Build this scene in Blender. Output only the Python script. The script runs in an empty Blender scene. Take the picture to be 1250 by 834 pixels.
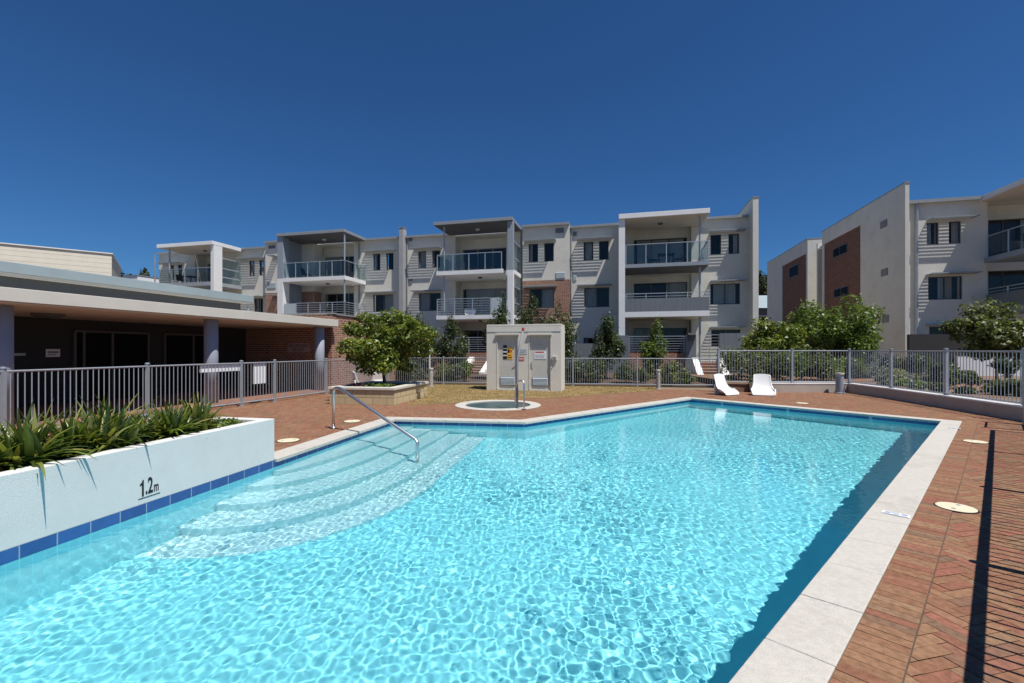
import bpy, math, random
import numpy as np
from mathutils import Vector, Matrix
from mathutils.geometry import delaunay_2d_cdt
random.seed(4)
R = math.radians
sc = bpy.context.scene
COL = sc.collection

# ------------------------------------------------------------ camera, sky, sun, exposure
H = 1.54                                    # eye height above the pool deck
FOC, CX, HY = 555.0, 625.0, 427.0           # focal length, centre and horizon in photo pixels
cam = bpy.data.objects.new('camera', bpy.data.cameras.new('camera')); COL.objects.link(cam)
cam.location = (0, 0, H); cam.rotation_euler = (R(90), 0, 0)
cam.data.lens = FOC/1250*36; cam.data.shift_y = 0.008; cam.data.clip_end = 3000
sc.camera = cam
SUN_EL = R(64.5)
SUN = Vector((.713*math.cos(SUN_EL), -.701*math.cos(SUN_EL), math.sin(SUN_EL)))
w = bpy.data.worlds.new('World'); sc.world = w; w.use_nodes = True
wt = w.node_tree; bg = wt.nodes['Background']
sky = wt.nodes.new('ShaderNodeTexSky'); sky.sky_type = 'NISHITA'; sky.sun_disc = False
sky.sun_elevation = SUN_EL; sky.sun_rotation = math.atan2(SUN.x, SUN.y)
sky.air_density = 1.0; sky.dust_density = 0.0; sky.ozone_density = 6.0; sky.altitude = 0
pol = wt.nodes.new('ShaderNodeMixRGB'); pol.blend_type = 'MULTIPLY'; pol.inputs[0].default_value = 1; pol.inputs[2].default_value = (.41, .79, 1.15, 1)
wt.links.new(sky.outputs[0], pol.inputs[1]); wt.links.new(pol.outputs[0], bg.inputs[0]); bg.inputs[1].default_value = 0.055
sl = bpy.data.lights.new('sun', 'SUN'); sl.energy = 4.8; sl.angle = R(.42); sl.color = (1, .955, .89)
sun = bpy.data.objects.new('sun', sl); COL.objects.link(sun)
sun.rotation_euler = SUN.to_track_quat('Z', 'Y').to_euler()
sl.cycles.is_caustics_light = True          # real refraction of the sun on the pool floor
vs = sc.view_settings
vs.view_transform = 'Standard'; vs.look = 'None'; vs.exposure = 0.26; vs.gamma = 1; vs.use_curve_mapping = False
cy = sc.cycles
cy.use_denoising = True; cy.caustics_refractive = True; cy.caustics_reflective = True
cy.max_bounces = 12; cy.diffuse_bounces = 5; cy.transparent_max_bounces = 16; cy.sample_clamp_indirect = 6

# ------------------------------------------------------------ helpers
def tag(o, label=None, cat=None, group=None, kind=None):
    if label: o['label'] = label
    if cat: o['category'] = cat
    if group: o['group'] = group
    if kind: o['kind'] = kind
    return o

def thing(name, label, cat, loc=(0, 0, 0), rz=0, group=None):
    o = bpy.data.objects.new(name, None); COL.objects.link(o)
    o.location = loc; o.rotation_euler = (0, 0, rz); o.empty_display_size = .2
    return tag(o, label, cat, group)

def copy_tree(o, parent=None):
    c = o.copy(); COL.objects.link(c); c.parent = parent
    for ch in o.children: copy_tree(ch, c)
    return c

class MB:
    def __init__(s): s.v = []; s.f = []
    def add(s, vs, fs):
        b = len(s.v); s.v += [tuple(p) for p in vs]; s.f += [tuple(i+b for i in f) for f in fs]; return s
    def box(s, x0, x1, y0, y1, z0, z1):
        if x0 > x1: x0, x1 = x1, x0
        if y0 > y1: y0, y1 = y1, y0
        if z0 > z1: z0, z1 = z1, z0
        return s.add([(x0,y0,z0),(x1,y0,z0),(x1,y1,z0),(x0,y1,z0),(x0,y0,z1),(x1,y0,z1),(x1,y1,z1),(x0,y1,z1)],
                     [(0,3,2,1),(4,5,6,7),(0,1,5,4),(1,2,6,5),(2,3,7,6),(3,0,4,7)])
    def obox(s, a, b, wd, z0, z1):
        """box along the ground line a-b, wd wide"""
        a = Vector(a[:2]); b = Vector(b[:2]); n = (b-a).normalized(); n = Vector((-n.y, n.x))*wd/2
        q = [a-n, b-n, b+n, a+n]
        return s.prism([(p.x, p.y) for p in q], z0, z1)
    def prism(s, poly, z0, z1):
        n = len(poly)
        area = sum(poly[i][0]*poly[(i+1)%n][1]-poly[(i+1)%n][0]*poly[i][1] for i in range(n))
        if area < 0: poly = poly[::-1]
        v = [(x,y,z0) for x,y in poly]+[(x,y,z1) for x,y in poly]
        f = [tuple(range(n-1,-1,-1)), tuple(range(n,2*n))]+[(i,(i+1)%n,n+(i+1)%n,n+i) for i in range(n)]
        return s.add(v, f)
    def tube(s, pts, r, n=8, caps=True):
        pts = [Vector(p) for p in pts]; k = len(pts)
        rs = r if isinstance(r, (list, tuple)) else [r]*k
        base = len(s.v); up = None; rings = []
        for i, p in enumerate(pts):
            t = (pts[min(i+1,k-1)]-pts[max(i-1,0)])
            t = t.normalized() if t.length > 1e-9 else Vector((0,0,1))
            if up is None: up = Vector((1,0,0)) if abs(t.x) < .8 else Vector((0,1,0))
            a = (up-t*up.dot(t)).normalized(); up = a; b = t.cross(a)
            rings.append([p+(a*math.cos(2*math.pi*j/n)+b*math.sin(2*math.pi*j/n))*rs[i] for j in range(n)])
        v = [q for ring in rings for q in ring]; f = []
        for i in range(k-1):
            for j in range(n):
                f.append((i*n+j, i*n+(j+1)%n, (i+1)*n+(j+1)%n, (i+1)*n+j))
        if caps: f += [tuple(range(n-1,-1,-1)), tuple(range((k-1)*n, k*n))]
        return s.add(v, f)
    def lathe(s, prof, c=(0,0), n=24):
        v = []; f = []; k = len(prof)
        for r, z in prof:
            v += [(c[0]+r*math.cos(2*math.pi*j/n), c[1]+r*math.sin(2*math.pi*j/n), z) for j in range(n)]
        for i in range(k-1):
            for j in range(n): f.append((i*n+j, i*n+(j+1)%n, (i+1)*n+(j+1)%n, (i+1)*n+j))
        if prof[0][0] > 1e-4: f.append(tuple(range(n-1,-1,-1)))
        if prof[-1][0] > 1e-4: f.append(tuple(range((k-1)*n, k*n)))
        return s.add(v, f)
    def build(s, name, m, parent=None, smooth=False, bevel=0):
        me = bpy.data.meshes.new(name); me.from_pydata(s.v, [], s.f)
        if m: me.materials.append(m)
        if smooth: me.polygons.foreach_set('use_smooth', [True]*len(me.polygons))
        o = bpy.data.objects.new(name, me); COL.objects.link(o); o.parent = parent
        if bevel:
            b = o.modifiers.new('bevel', 'BEVEL'); b.width = bevel; b.segments = 2; b.limit_method = 'ANGLE'; b.angle_limit = R(40)
        return o

def quads(name, co, m, parent=None, smooth=False, k=4):
    """mesh from an (n*k, 3) array of loose k-gons"""
    n = len(co)//k
    me = bpy.data.meshes.new(name); me.vertices.add(len(co)); me.vertices.foreach_set('co', np.asarray(co, np.float32).ravel())
    me.loops.add(n*k); me.loops.foreach_set('vertex_index', np.arange(n*k)); me.polygons.add(n)
    me.polygons.foreach_set('loop_start', np.arange(0, n*k, k)); me.update(calc_edges=True)
    me.materials.append(m); o = bpy.data.objects.new(name, me); COL.objects.link(o); o.parent = parent
    return o

def ray(px, py): return Vector(((px-CX)/FOC, 1, (HY-py)/FOC))
def at(px, py, z=0):
    d = ray(px, py); s = (z-H)/d.z
    return Vector((d.x*s, s, z))
def atY(px, Y, z=0): return Vector(((px-CX)/FOC*Y, Y, z))

class Frame:
    """a turned local frame: local x runs along the facade, local y into it"""
    def __init__(s, o, ang):
        s.o = Vector((o[0], o[1], 0)); s.a = ang
        s.u = Vector((math.cos(ang), -math.sin(ang), 0)); s.n = Vector((math.sin(ang), math.cos(ang), 0))
        s.c = Vector((0, 0, H))
    def loc(s, p): q = Vector(p)-s.o; return Vector((q.dot(s.u), q.dot(s.n), q.z))
    def wor(s, x, y, z=0): return s.o+s.u*x+s.n*y+Vector((0, 0, z))
    def f(s, px, py=427, d=0):               # on plane local y = d -> x, z
        r = ray(px, py); k = ((s.o-s.c).dot(s.n)+d)/r.dot(s.n); p = s.loc(s.c+r*k); return p.x, p.z
    def x(s, px, d=0): return s.f(px, 427, d)[0]
    def side(s, px, py, x):                  # on plane local x = x -> y, z
        r = ray(px, py); k = ((s.o-s.c).dot(s.u)+x)/r.dot(s.u); p = s.loc(s.c+r*k); return p.y, p.z

# ------------------------------------------------------------ materials
def newmat(name):
    m = bpy.data.materials.new(name); m.use_nodes = True
    t = m.node_tree; return m, t, t.nodes['Principled BSDF']
def N(t, kind, **kw):
    n = t.nodes.new('ShaderNode'+kind)
    for k, v in kw.items():
        if k.startswith('i_'):
            key = k[2:]; key = int(key) if key.isdigit() else key.replace('_', ' ')
            n.inputs[key].default_value = v
        else: setattr(n, k, v)
    return n
def M(name, col, rough=.6, var=.08, scale=2.5, bump=0, bscale=90, metal=0, spec=.4, streak=False, dirt=0):
    m, t, b = newmat(name)
    tc = N(t, 'TexCoord'); mp = N(t, 'Mapping')
    if streak: mp.inputs['Scale'].default_value = (3, 3, .25)
    t.links.new(tc.outputs['Object'], mp.inputs[0])
    nz = N(t, 'TexNoise', i_Scale=scale, i_Detail=6.0, i_Roughness=.65); t.links.new(mp.outputs[0], nz.inputs['Vector'])
    rp = N(t, 'ValToRGB'); e = rp.color_ramp.elements
    e[0].position = .3; e[1].position = .7
    e[0].color = (*[c*(1-var) for c in col], 1); e[1].color = (*[min(1, c*(1+var)) for c in col], 1)
    t.links.new(nz.outputs['Fac'], rp.inputs[0]); out = rp.outputs[0]
    if dirt:
        n2 = N(t, 'TexNoise', i_Scale=.9, i_Detail=9.0, i_Roughness=.75); t.links.new(mp.outputs[0], n2.inputs['Vector'])
        r2 = N(t, 'ValToRGB'); r2.color_ramp.elements[0].position = .52; r2.color_ramp.elements[1].position = .75
        r2.color_ramp.elements[0].color = (1, 1, 1, 1); r2.color_ramp.elements[1].color = (1-dirt, 1-dirt*1.05, 1-dirt*1.15, 1)
        t.links.new(n2.outputs['Fac'], r2.inputs[0])
        mx = N(t, 'MixRGB', blend_type='MULTIPLY'); mx.inputs[0].default_value = 1
        t.links.new(out, mx.inputs[1]); t.links.new(r2.outputs[0], mx.inputs[2]); out = mx.outputs[0]
    t.links.new(out, b.inputs['Base Color'])
    b.inputs['Roughness'].default_value = rough; b.inputs['Metallic'].default_value = metal
    b.inputs['Specular IOR Level'].default_value = spec
    if bump:
        n3 = N(t, 'TexNoise', i_Scale=bscale, i_Detail=4.0); t.links.new(tc.outputs['Object'], n3.inputs['Vector'])
        bp = N(t, 'Bump', i_Strength=bump, i_Distance=.01); t.links.new(n3.outputs['Fac'], bp.inputs['Height'])
        t.links.new(bp.outputs[0], b.inputs['Normal'])
    return m
def brickmat(name, c1, c2, mortar, bw=.24, bh=.086, ms=.012, bump=.5, flat=False, rough=.85, offset=.5, vary=.35):
    m, t, b = newmat(name)
    tc = N(t, 'TexCoord'); src = tc.outputs['Object']
    if not flat:
        sp = N(t, 'SeparateXYZ'); ad = N(t, 'Math', operation='ADD'); cb = N(t, 'CombineXYZ')
        t.links.new(src, sp.inputs[0]); t.links.new(sp.outputs[0], ad.inputs[0]); t.links.new(sp.outputs[1], ad.inputs[1])
        t.links.new(ad.outputs[0], cb.inputs[0]); t.links.new(sp.outputs[2], cb.inputs[1]); src = cb.outputs[0]
    br = N(t, 'TexBrick', offset=offset, i_Scale=1.0, i_Mortar_Size=ms, i_Mortar_Smooth=.1, i_Bias=0.0, i_Brick_Width=bw, i_Row_Height=bh)
    br.inputs['Color1'].default_value = (*c1, 1); br.inputs['Color2'].default_value = (*c2, 1); br.inputs['Mortar'].default_value = (*mortar, 1)
    t.links.new(src, br.inputs['Vector'])
    nz = N(t, 'TexNoise', i_Scale=6.0, i_Detail=8.0, i_Roughness=.7); t.links.new(src, nz.inputs['Vector'])
    rp = N(t, 'ValToRGB'); rp.color_ramp.elements[0].position = .3; rp.color_ramp.elements[1].position = .72
    rp.color_ramp.elements[0].color = (1-vary,)*3+(1,); rp.color_ramp.elements[1].color = (1, 1, 1, 1)
    t.links.new(nz.outputs['Fac'], rp.inputs[0])
    mx = N(t, 'MixRGB', blend_type='MULTIPLY'); mx.inputs[0].default_value = 1
    t.links.new(br.outputs['Color'], mx.inputs[1]); t.links.new(rp.outputs[0], mx.inputs[2]); t.links.new(mx.outputs[0], b.inputs['Base Color'])
    b.inputs['Roughness'].default_value = rough
    inv = N(t, 'Math', operation='SUBTRACT'); inv.inputs[0].default_value = 1; t.links.new(br.outputs['Fac'], inv.inputs[1])
    bp = N(t, 'Bump', i_Strength=bump, i_Distance=.01); t.links.new(inv.outputs[0], bp.inputs['Height']); t.links.new(bp.outputs[0], b.inputs['Normal'])
    return m
def islandmat(name, stops, rough=.5, trans=0, gloss=.4, nscale=1.2, namt=.35, bump=0):
    """colour picked per loose piece (leaf, brick), softened by a slow noise"""
    m, t, b = newmat(name)
    ge = N(t, 'NewGeometry'); rp = N(t, 'ValToRGB'); cr = rp.color_ramp
    while len(cr.elements) < len(stops): cr.elements.new(.5)
    for e, (p, c) in zip(cr.elements, stops): e.position = p; e.color = (*c, 1)
    tc = N(t, 'TexCoord'); nz = N(t, 'TexNoise', i_Scale=nscale, i_Detail=5.0); t.links.new(tc.outputs['Object'], nz.inputs['Vector'])
    r2 = N(t, 'ValToRGB'); r2.color_ramp.elements[0].position = .35; r2.color_ramp.elements[1].position = .65
    r2.color_ramp.elements[0].color = (1-namt,)*3+(1,); r2.color_ramp.elements[1].color = (1, 1, 1, 1)
    mx = N(t, 'MixRGB', blend_type='MULTIPLY'); mx.inputs[0].default_value = 1
    t.links.new(ge.outputs['Random Per Island'], rp.inputs[0]); t.links.new(nz.outputs['Fac'], r2.inputs[0])
    t.links.new(rp.outputs[0], mx.inputs[1]); t.links.new(r2.outputs[0], mx.inputs[2]); t.links.new(mx.outputs[0], b.inputs['Base Color'])
    b.inputs['Roughness'].default_value = rough; b.inputs['Specular IOR Level'].default_value = gloss
    if bump:
        n3 = N(t, 'TexNoise', i_Scale=120.0, i_Detail=4.0); t.links.new(tc.outputs['Object'], n3.inputs['Vector'])
        bp = N(t, 'Bump', i_Strength=bump, i_Distance=.005); t.links.new(n3.outputs['Fac'], bp.inputs['Height']); t.links.new(bp.outputs[0], b.inputs['Normal'])
    if trans:
        tr = N(t, 'BsdfTranslucent'); ms = N(t, 'MixShader'); ms.inputs[0].default_value = trans
        br = N(t, 'MixRGB', blend_type='MULTIPLY'); br.inputs[0].default_value = 1; br.inputs[2].default_value = (1.5, 1.6, .6, 1)
        t.links.new(mx.outputs[0], br.inputs[1]); t.links.new(br.outputs[0], tr.inputs[0])
        t.links.new(b.outputs[0], ms.inputs[1]); t.links.new(tr.outputs[0], ms.inputs[2]); t.links.new(ms.outputs[0], t.nodes['Material Output'].inputs[0])
    return m
def glassmat(name, tint, refl=.06):
    m, t, b = newmat(name); t.nodes.remove(b)
    tr = N(t, 'BsdfTransparent'); tr.inputs[0].default_value = (*tint, 1)
    gl = N(t, 'BsdfGlossy', i_Roughness=.02); lw = N(t, 'LayerWeight', i_Blend=.5); pw = N(t, 'Math', operation='POWER'); pw.inputs[1].default_value = 4
    ml = N(t, 'Math', operation='MULTIPLY_ADD'); ml.inputs[1].default_value = .8; ml.inputs[2].default_value = refl
    t.links.new(lw.outputs['Facing'], pw.inputs[0]); t.links.new(pw.outputs[0], ml.inputs[0])
    mx = N(t, 'MixShader'); t.links.new(ml.outputs[0], mx.inputs[0]); t.links.new(tr.outputs[0], mx.inputs[1]); t.links.new(gl.outputs[0], mx.inputs[2])
    t.links.new(mx.outputs[0], t.nodes['Material Output'].inputs[0]); return m

m_cream = M('cream_render', (.62, .60, .535), .85, .05, 1.2, .25, 130, dirt=.17)
m_grey = M('grey_render', (.33, .33, .34), .85, .06, 1.5, .25, 130, dirt=.12)
m_white = M('white_render', (.74, .745, .74), .75, .04, 2, .2, 120, dirt=.10)
m_greyblue = M('grey_blue_paint', (.26, .30, .345), .7, .05, 2, .1, 120)
m_bluegrey_panel = M('grey_fibre_panel', (.155, .175, .195), .7, .16, 2.2, .1, 90, streak=True)
m_siding = M('painted_weatherboard', (.62, .60, .53), .65, .05, 2, .1, 60)
m_gutter = M('steel_gutter', (.30, .32, .33), .45, .06, 2, 0, 90, metal=.2)
m_zinc = M('zinc_gutter', (.33, .40, .42), .45, .08, 1.3, 0, 90, metal=.25)
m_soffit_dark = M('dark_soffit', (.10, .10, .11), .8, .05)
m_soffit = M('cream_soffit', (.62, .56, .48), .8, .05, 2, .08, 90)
m_alu = M('powder_coated_aluminium', (.50, .53, .56), .4, .05, 3, 0, 90, metal=.5)
m_darkframe = M('dark_window_frame', (.07, .075, .08), .45, .05)
m_fence = M('grey_fence_paint', (.36, .40, .44), .4, .06, 4, 0, 90, metal=.35)
m_brick = brickmat('red_brick', (.40, .14, .065), (.25, .075, .04), (.42, .36, .29), ms=.016)
m_brick2 = brickmat('brown_brick', (.27, .115, .065), (.17, .07, .045), (.13, .10, .085), .24, .086, .008, .3)
m_block = brickmat('limestone_block', (.60, .48, .275), (.52, .41, .235), (.36, .29, .19), .42, .20, .012, .5, vary=.2)
m_capstone = M('cast_capstone', (.56, .53, .46), .8, .08, 5, .3, 80, dirt=.18)
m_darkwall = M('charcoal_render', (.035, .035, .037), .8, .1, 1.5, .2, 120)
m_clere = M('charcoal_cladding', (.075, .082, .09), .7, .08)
m_column = M('grey_column_paint', (.28, .31, .37), .6, .05, 2, .15, 120)
m_fascia = M('cream_fascia', (.58, .56, .50), .6, .04, 1.5, .1, 80, dirt=.1)
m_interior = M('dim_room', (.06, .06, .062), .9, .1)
m_curtain = M('pale_curtain', (.66, .65, .62), .9, .08, 9)
m_glass = glassmat('window_glass', (.80, .81, .81), .022)
m_bglass = glassmat('balustrade_glass', (.84, .90, .90), .035)
m_frost = M('frosted_panel', (.42, .48, .50), .5, .05)
m_steel = M('stainless_steel', (.66, .67, .68), .36, .03, 4, 0, 90, metal=1)
m_soil = M('mulch', (.085, .055, .038), .95, .35, 18, .8, 40)
m_coping = M('pale_coping', (.51, .485, .435), .75, .10, 26, .5, 160, dirt=.26)
m_plastic = M('white_moulded_plastic', (.82, .82, .80), .3, .02, 3)
m_black = M('black_paint', (.015, .015, .017), .5, .05)
m_navy = M('sign_blue', (.03, .09, .30), .5, .05)
m_signwhite = M('sign_white', (.74, .76, .78), .5, .04)
m_red = M('sign_red', (.48, .05, .035), .5, .05)
m_yellow = M('sign_yellow', (.72, .42, .03), .5, .1)
m_cap_lid = M('cream_plastic_lid', (.70, .62, .45), .55, .08, 6, dirt=.12)
m_door = M('painted_steel_door', (.50, .50, .46), .55, .05, 2.5, dirt=.08)
m_bark = M('bark', (.12, .085, .06), .9, .25, 12, .6, 40)
m_louvre = M('vent_grey', (.22, .225, .24), .6, .05)
m_mount = M('rough_concrete', (.36, .35, .33), .9, .12, 3, .4, 90, dirt=.2)

pave_stops = [(0, (.275, .15, .085)), (.22, (.31, .175, .10)), (.45, (.255, .122, .072)), (.62, (.30, .125, .082)), (.72, (.325, .195, .112)), (.88, (.215, .132, .085)), (1, (.33, .135, .09))]
m_paver = islandmat('clay_paver', pave_stops, .85, 0, .2, 28, .30, .6)
m_grout = M('sanded_joint', (.10, .065, .045), .95, .2, 12)
leafm = {
 'citrus': islandmat('bright_citrus_leaf', [(0, (.06, .105, .016)), (.5, (.135, .19, .026)), (.85, (.25, .28, .045)), (1, (.40, .38, .09))], .42, .3, .5),
 'dark': islandmat('dark_evergreen_leaf', [(0, (0.0312, 0.0546, 0.0182)), (.6, (0.0715, 0.104, 0.0312)), (1, (0.143, 0.169, 0.0585))], .45, .22, .45),
 'mid': islandmat('mid_green_leaf', [(0, (.06, .105, .02)), (.6, (.125, .19, .032)), (1, (.22, .27, .06))], .45, .3, .45),
 'olive': islandmat('olive_green_leaf', [(0, (0.065, 0.091, 0.0286)), (.6, (0.13, 0.163, 0.0455)), (1, (0.247, 0.26, 0.078))], .5, .25, .4),
 'pale': islandmat('pale_groundcover_leaf', [(0, (.10, .12, .06)), (.6, (.20, .225, .11)), (1, (.40, .41, .27))], .6, .2, .3),
 'gum': islandmat('far_gum_leaf', [(0, (.03, .042, .022)), (.6, (.06, .075, .035)), (1, (.10, .105, .05))], .6, .2, .3),
 'purple': islandmat('plum_leaf', [(0, (.04, .015, .03)), (1, (.14, .05, .09))], .5, .2, .4),
 'strap': islandmat('strap_leaf', [(0, (0.0455, 0.0806, 0.0208)), (.4, (0.0975, 0.15, 0.0312)), (.75, (0.195, 0.24, 0.0442)), (.92, (0.351, 0.364, 0.0845)), (1, (0.468, 0.403, 0.169))], .34, .3, .6),
}
m_grass = islandmat('dry_lawn_blade', [(0, (.19, .14, .05)), (.4, (.31, .22, .085)), (.72, (.17, .16, .04)), (1, (.40, .30, .14))], .8, .2, .2, .9, .4)

# ------------------------------------------------------------ pool outline
P0 = Vector((-4.75, -.6)); P1 = Vector((-2.60, 10.0)); P2 = Vector((.28, 9.60)); P3 = Vector((5.62, 14.28)); P4 = Vector((9.19, 9.74)); P5 = Vector((-1.885, -.60))
P0 = P1+(Vector((-3.91, 3.476))-P1).normalized()*11.0
POOL = [P0, P1, P2, P3, P4, P5]
def lineint(a, b, c, d):
    r = b-a; s = d-c; k = r.x*s.y-r.y*s.x; t = ((c-a).x*s.y-(c-a).y*s.x)/k; return a+r*t
def offset(poly, dist):
    n = len(poly); L = []
    for i in range(n):
        a, b = poly[i], poly[(i+1) % n]; d = (b-a).normalized(); nn = Vector((-d.y, d.x))*(dist[i] if isinstance(dist, list) else dist); L.append((a+nn, b+nn))
    return [lineint(*L[i-1], *L[i]) for i in range(n)]
WALLS = offset(POOL, [0, .045, .045, .045, .045, .045])
OUT = offset(POOL, .31)       # outline runs clockwise: left of travel is outside
SPA = Vector((-.39, 12.65)); SPA_R = 1.19; SPA_I = .92
def circ(c, r, n=48): return [Vector((c.x+r*math.cos(2*math.pi*i/n), c.y+r*math.sin(2*math.pi*i/n))) for i in range(n)]
def inside(p, poly):
    c = False; n = len(poly); j = n-1
    for i in range(n):
        a, b = poly[i], poly[j]
        if (a[1] > p[1]) != (b[1] > p[1]) and p[0] < (b[0]-a[0])*(p[1]-a[1])/(b[1]-a[1])+a[0]: c = not c
        j = i
    return c
def sheet_with_holes(name, outer, holes, z, m):
    pts = []; edges = []
    for lp in [outer]+holes:
        b = len(pts); pts += [Vector((p[0], p[1])) for p in lp]; edges += [(b+i, b+(i+1) % len(lp)) for i in range(len(lp))]
    v, e, f, *_ = delaunay_2d_cdt(pts, edges, [], 0, 1e-6)
    keep = []
    for t in f:
        c = sum((v[i] for i in t), Vector((0, 0)))/len(t)
        if inside(c, outer) and not any(inside(c, h) for h in holes): keep.append(tuple(t))
    mb = MB(); mb.add([(p.x, p.y, z) for p in v], keep); return mb.build(name, m)

GA = R(13.8)
# ground to the horizon, with the pool and the spa cut out
grd = sheet_with_holes('ground', [(-900, -900), (900, -900), (900, 1500), (-900, 1500)], [offset(POOL, .09), circ(SPA, SPA_I+.05)], -.03,
                       M('dry_earth', (.20, .15, .10), .95, .25, .8, .4, 30)); tag(grd, kind='structure')
DECK = [(-13, -6), (15, -6), (15, 16.46), (9.0, 17.0), (5.2, 17.9), (-.5, 15.2), (-2.6, 13.4), (-4.2, 19.5), (-14, 21)]
dk = sheet_with_holes('deck_joint_bed', DECK, [offset(POOL, .10), circ(SPA, SPA_I+.06)], -.006, m_grout); tag(dk, kind='structure')

# clay pavers: a soldier course along the right coping, then herringbone
def pavers():
    quad = []
    e0 = P5+(P4-P5)*0; ed = (P4-P5).normalized(); en = Vector((ed.y, -ed.x))   # en points away from the pool
    Lr = (P4-P5).length+.31
    g = .0018
    zz = []
    def put(c, ax, l, w, z=0.0):
        zz.append(z)
        ay = Vector((-ax.y, ax.x)); a = ax*(l/2-g); b = ay*(w/2-g)
        quad.extend([c-a-b, c+a-b, c+a+b, c-a+b])
    base = P5+en*.31-ed*4
    k = 0
    while k*.0765 < Lr+4: put(base+ed*(k*.0765+.038)+en*.1175, en, .232, .0765, .0055); k += 1
    ang = R(13)      # herringbone direction
    hx = Vector((math.cos(ang), math.sin(ang))); hy = Vector((-hx.y, hx.x)); W = .0767
    outc = [(p.x, p.y) for p in offset(POOL, .2)]
    rng = 235
    for i in range(-rng, rng):
        for j in range(-rng, rng):
            # 3:1 herringbone on the W grid
            k = (i-j) % 6
            if k == 0: c = hx*((i+1.5)*W)+hy*((j+.5)*W); ax = hx
            elif k == 5: c = hx*((i+.5)*W)+hy*((j+1.5)*W); ax = hy
            else: continue
            c = c+Vector((1, 8))
            if not inside(c, DECK): continue
            if inside(c, outc): continue
            if (c-SPA).length < SPA_R-.1: continue
            s = c-base
            if -.4 < s.dot(en) < .10 and 0 < s.dot(ed) < Lr+4: continue
            put(c, ax, .23, .0767)
    co = np.zeros((len(quad), 3)); co[:, 0] = [q.x for q in quad]; co[:, 1] = [q.y for q in quad]
    rr = np.random.default_rng(3); nq = len(quad)//4
    co[:, 2] = np.repeat(rr.uniform(-.0012, .0012, nq)+np.array(zz), 4)
    jb = MB(); q = [base, base+ed*(Lr+4), base+ed*(Lr+4)+en*.2385, base+en*.2385]
    jb.add([(p.x, p.y, .003) for p in q], [(0, 3, 2, 1)]); tag(jb.build('deck_edge_joint', m_grout), kind='structure')
    return quads('pool_deck', co, m_paver)
tag(pavers(), kind='structure')

# coping slabs round the pool (the planter wall replaces them on the near left)
PLW_END = P1+(P0-P1).normalized()*3.70        # far end of the planter wall on the left pool edge
def coping():
    mb = MB()
    inn = offset(POOL, [-.05, -.02, -.02, -.02, .0, .0]); n = len(POOL)
    for i in range(n-1):
        a, b, c, d = inn[i], inn[i+1], OUT[i+1], OUT[i]
        if i == 0:
            dd = (P1-P0).normalized(); k = (PLW_END-P0).dot(dd)/(P1-P0).length
            a = inn[0]+(inn[1]-inn[0])*k; d = OUT[0]+(OUT[1]-OUT[0])*k
        ln = (b-a).length; m = max(1, round(ln/.62)); g = .0022/ln
        for j in range(m):
            t0, t1 = j/m+g, (j+1)/m-g
            if j == 0: t0 = 0
            if j == m-1: t1 = 1
            q = [a+(b-a)*t0, a+(b-a)*t1, d+(c-d)*t1, d+(c-d)*t0]
            dz = random.uniform(-.0015, .0015)
            mb.prism([(p.x, p.y) for p in q], -.035, .016+dz)
    return mb.build('pool_coping', m_coping, bevel=.006)
tag(coping(), kind='structure')

# pool shell: waterline tiles, walls, floor and the curved entry steps
def poolmat(name, col, tile):
    m = brickmat(name, col, tuple(c*.93 for c in col), tuple(min(1, c*1.12) for c in col), tile, tile, .004, .1, rough=.5, offset=0, vary=.06); return m
m_shell = poolmat('pale_aqua_pool_tile', (.30, .74, .80), .10)
m_floor = M('pale_aqua_pool_floor', (.25, .70, .765), .6, .04, 1.5, .05, 60)
m_step = M('white_step_plaster', (.46, .68, .71), .6, .04, 2, .05, 60)
m_tile = brickmat('cobalt_waterline_tile', (.035, .12, .36), (.028, .09, .29), (.30, .38, .48),   .30, .14, .006, .3, rough=.25, offset=0, vary=.25)
DEPTH = -1.42; WL = -.10
def ring_wall(name, m, z0, z1, pts, flip=False):
    mb = MB(); n = len(pts)
    for i in range(n):
        a, b = pts[i], pts[(i+1) % n]
        mb.add([(a.x,a.y,z0),(b.x,b.y,z0),(b.x,b.y,z1),(a.x,a.y,z1)], [(0,1,2,3)])
    return mb.build(name, m)
tb = ring_wall('pool_tile_band', m_tile, -.135, -.001, WALLS); tag(tb, kind='structure')
pw = ring_wall('pool_wall', m_shell, -1.9, -.135, offset(WALLS, .003)); tag(pw, kind='structure')
fz = lambda p: -1.30-.028*max(-4, min(9, p.x))
mb = MB(); mb.add([(p.x, p.y, fz(p)) for p in offset(POOL, .08)], [tuple(range(5, -1, -1))]); pf = mb.build('pool_floor', m_floor); tag(pf, kind='structure')
def steps():
    mb = MB(); d = (P0-P1).normalized(); nx = Vector((-d.y, d.x))          # into the pool from the left wall
    if nx.x < 0: nx = -nx
    for k in range(5):
        wd = .40*(k+1)+.06; ln = 3.75+.47*k; z1 = -.30-.225*k; el = 2.1+.14*k
        arc = []
        for j in range(15):
            a = math.pi/2*j/14
            arc.append(P1+d*(ln-el+el*math.cos(a)**1.0)+nx*(wd*math.sin(a)))
        arc.append(lineint(P1, P2, P1+nx*wd, P1+nx*wd+d))
        poly = [P1+nx*.004]+[P1+d*ln+nx*.004]+arc[1:]
        mb.prism([(p.x, p.y) for p in poly], z1-.225 if k < 4 else DEPTH-.02, z1)
    return mb.build('pool_steps', m_step, bevel=.015)
st = steps(); tag(st, kind='structure')
for o in (tb, pw, pf, st): o.cycles.is_caustics_receiver = True

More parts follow.
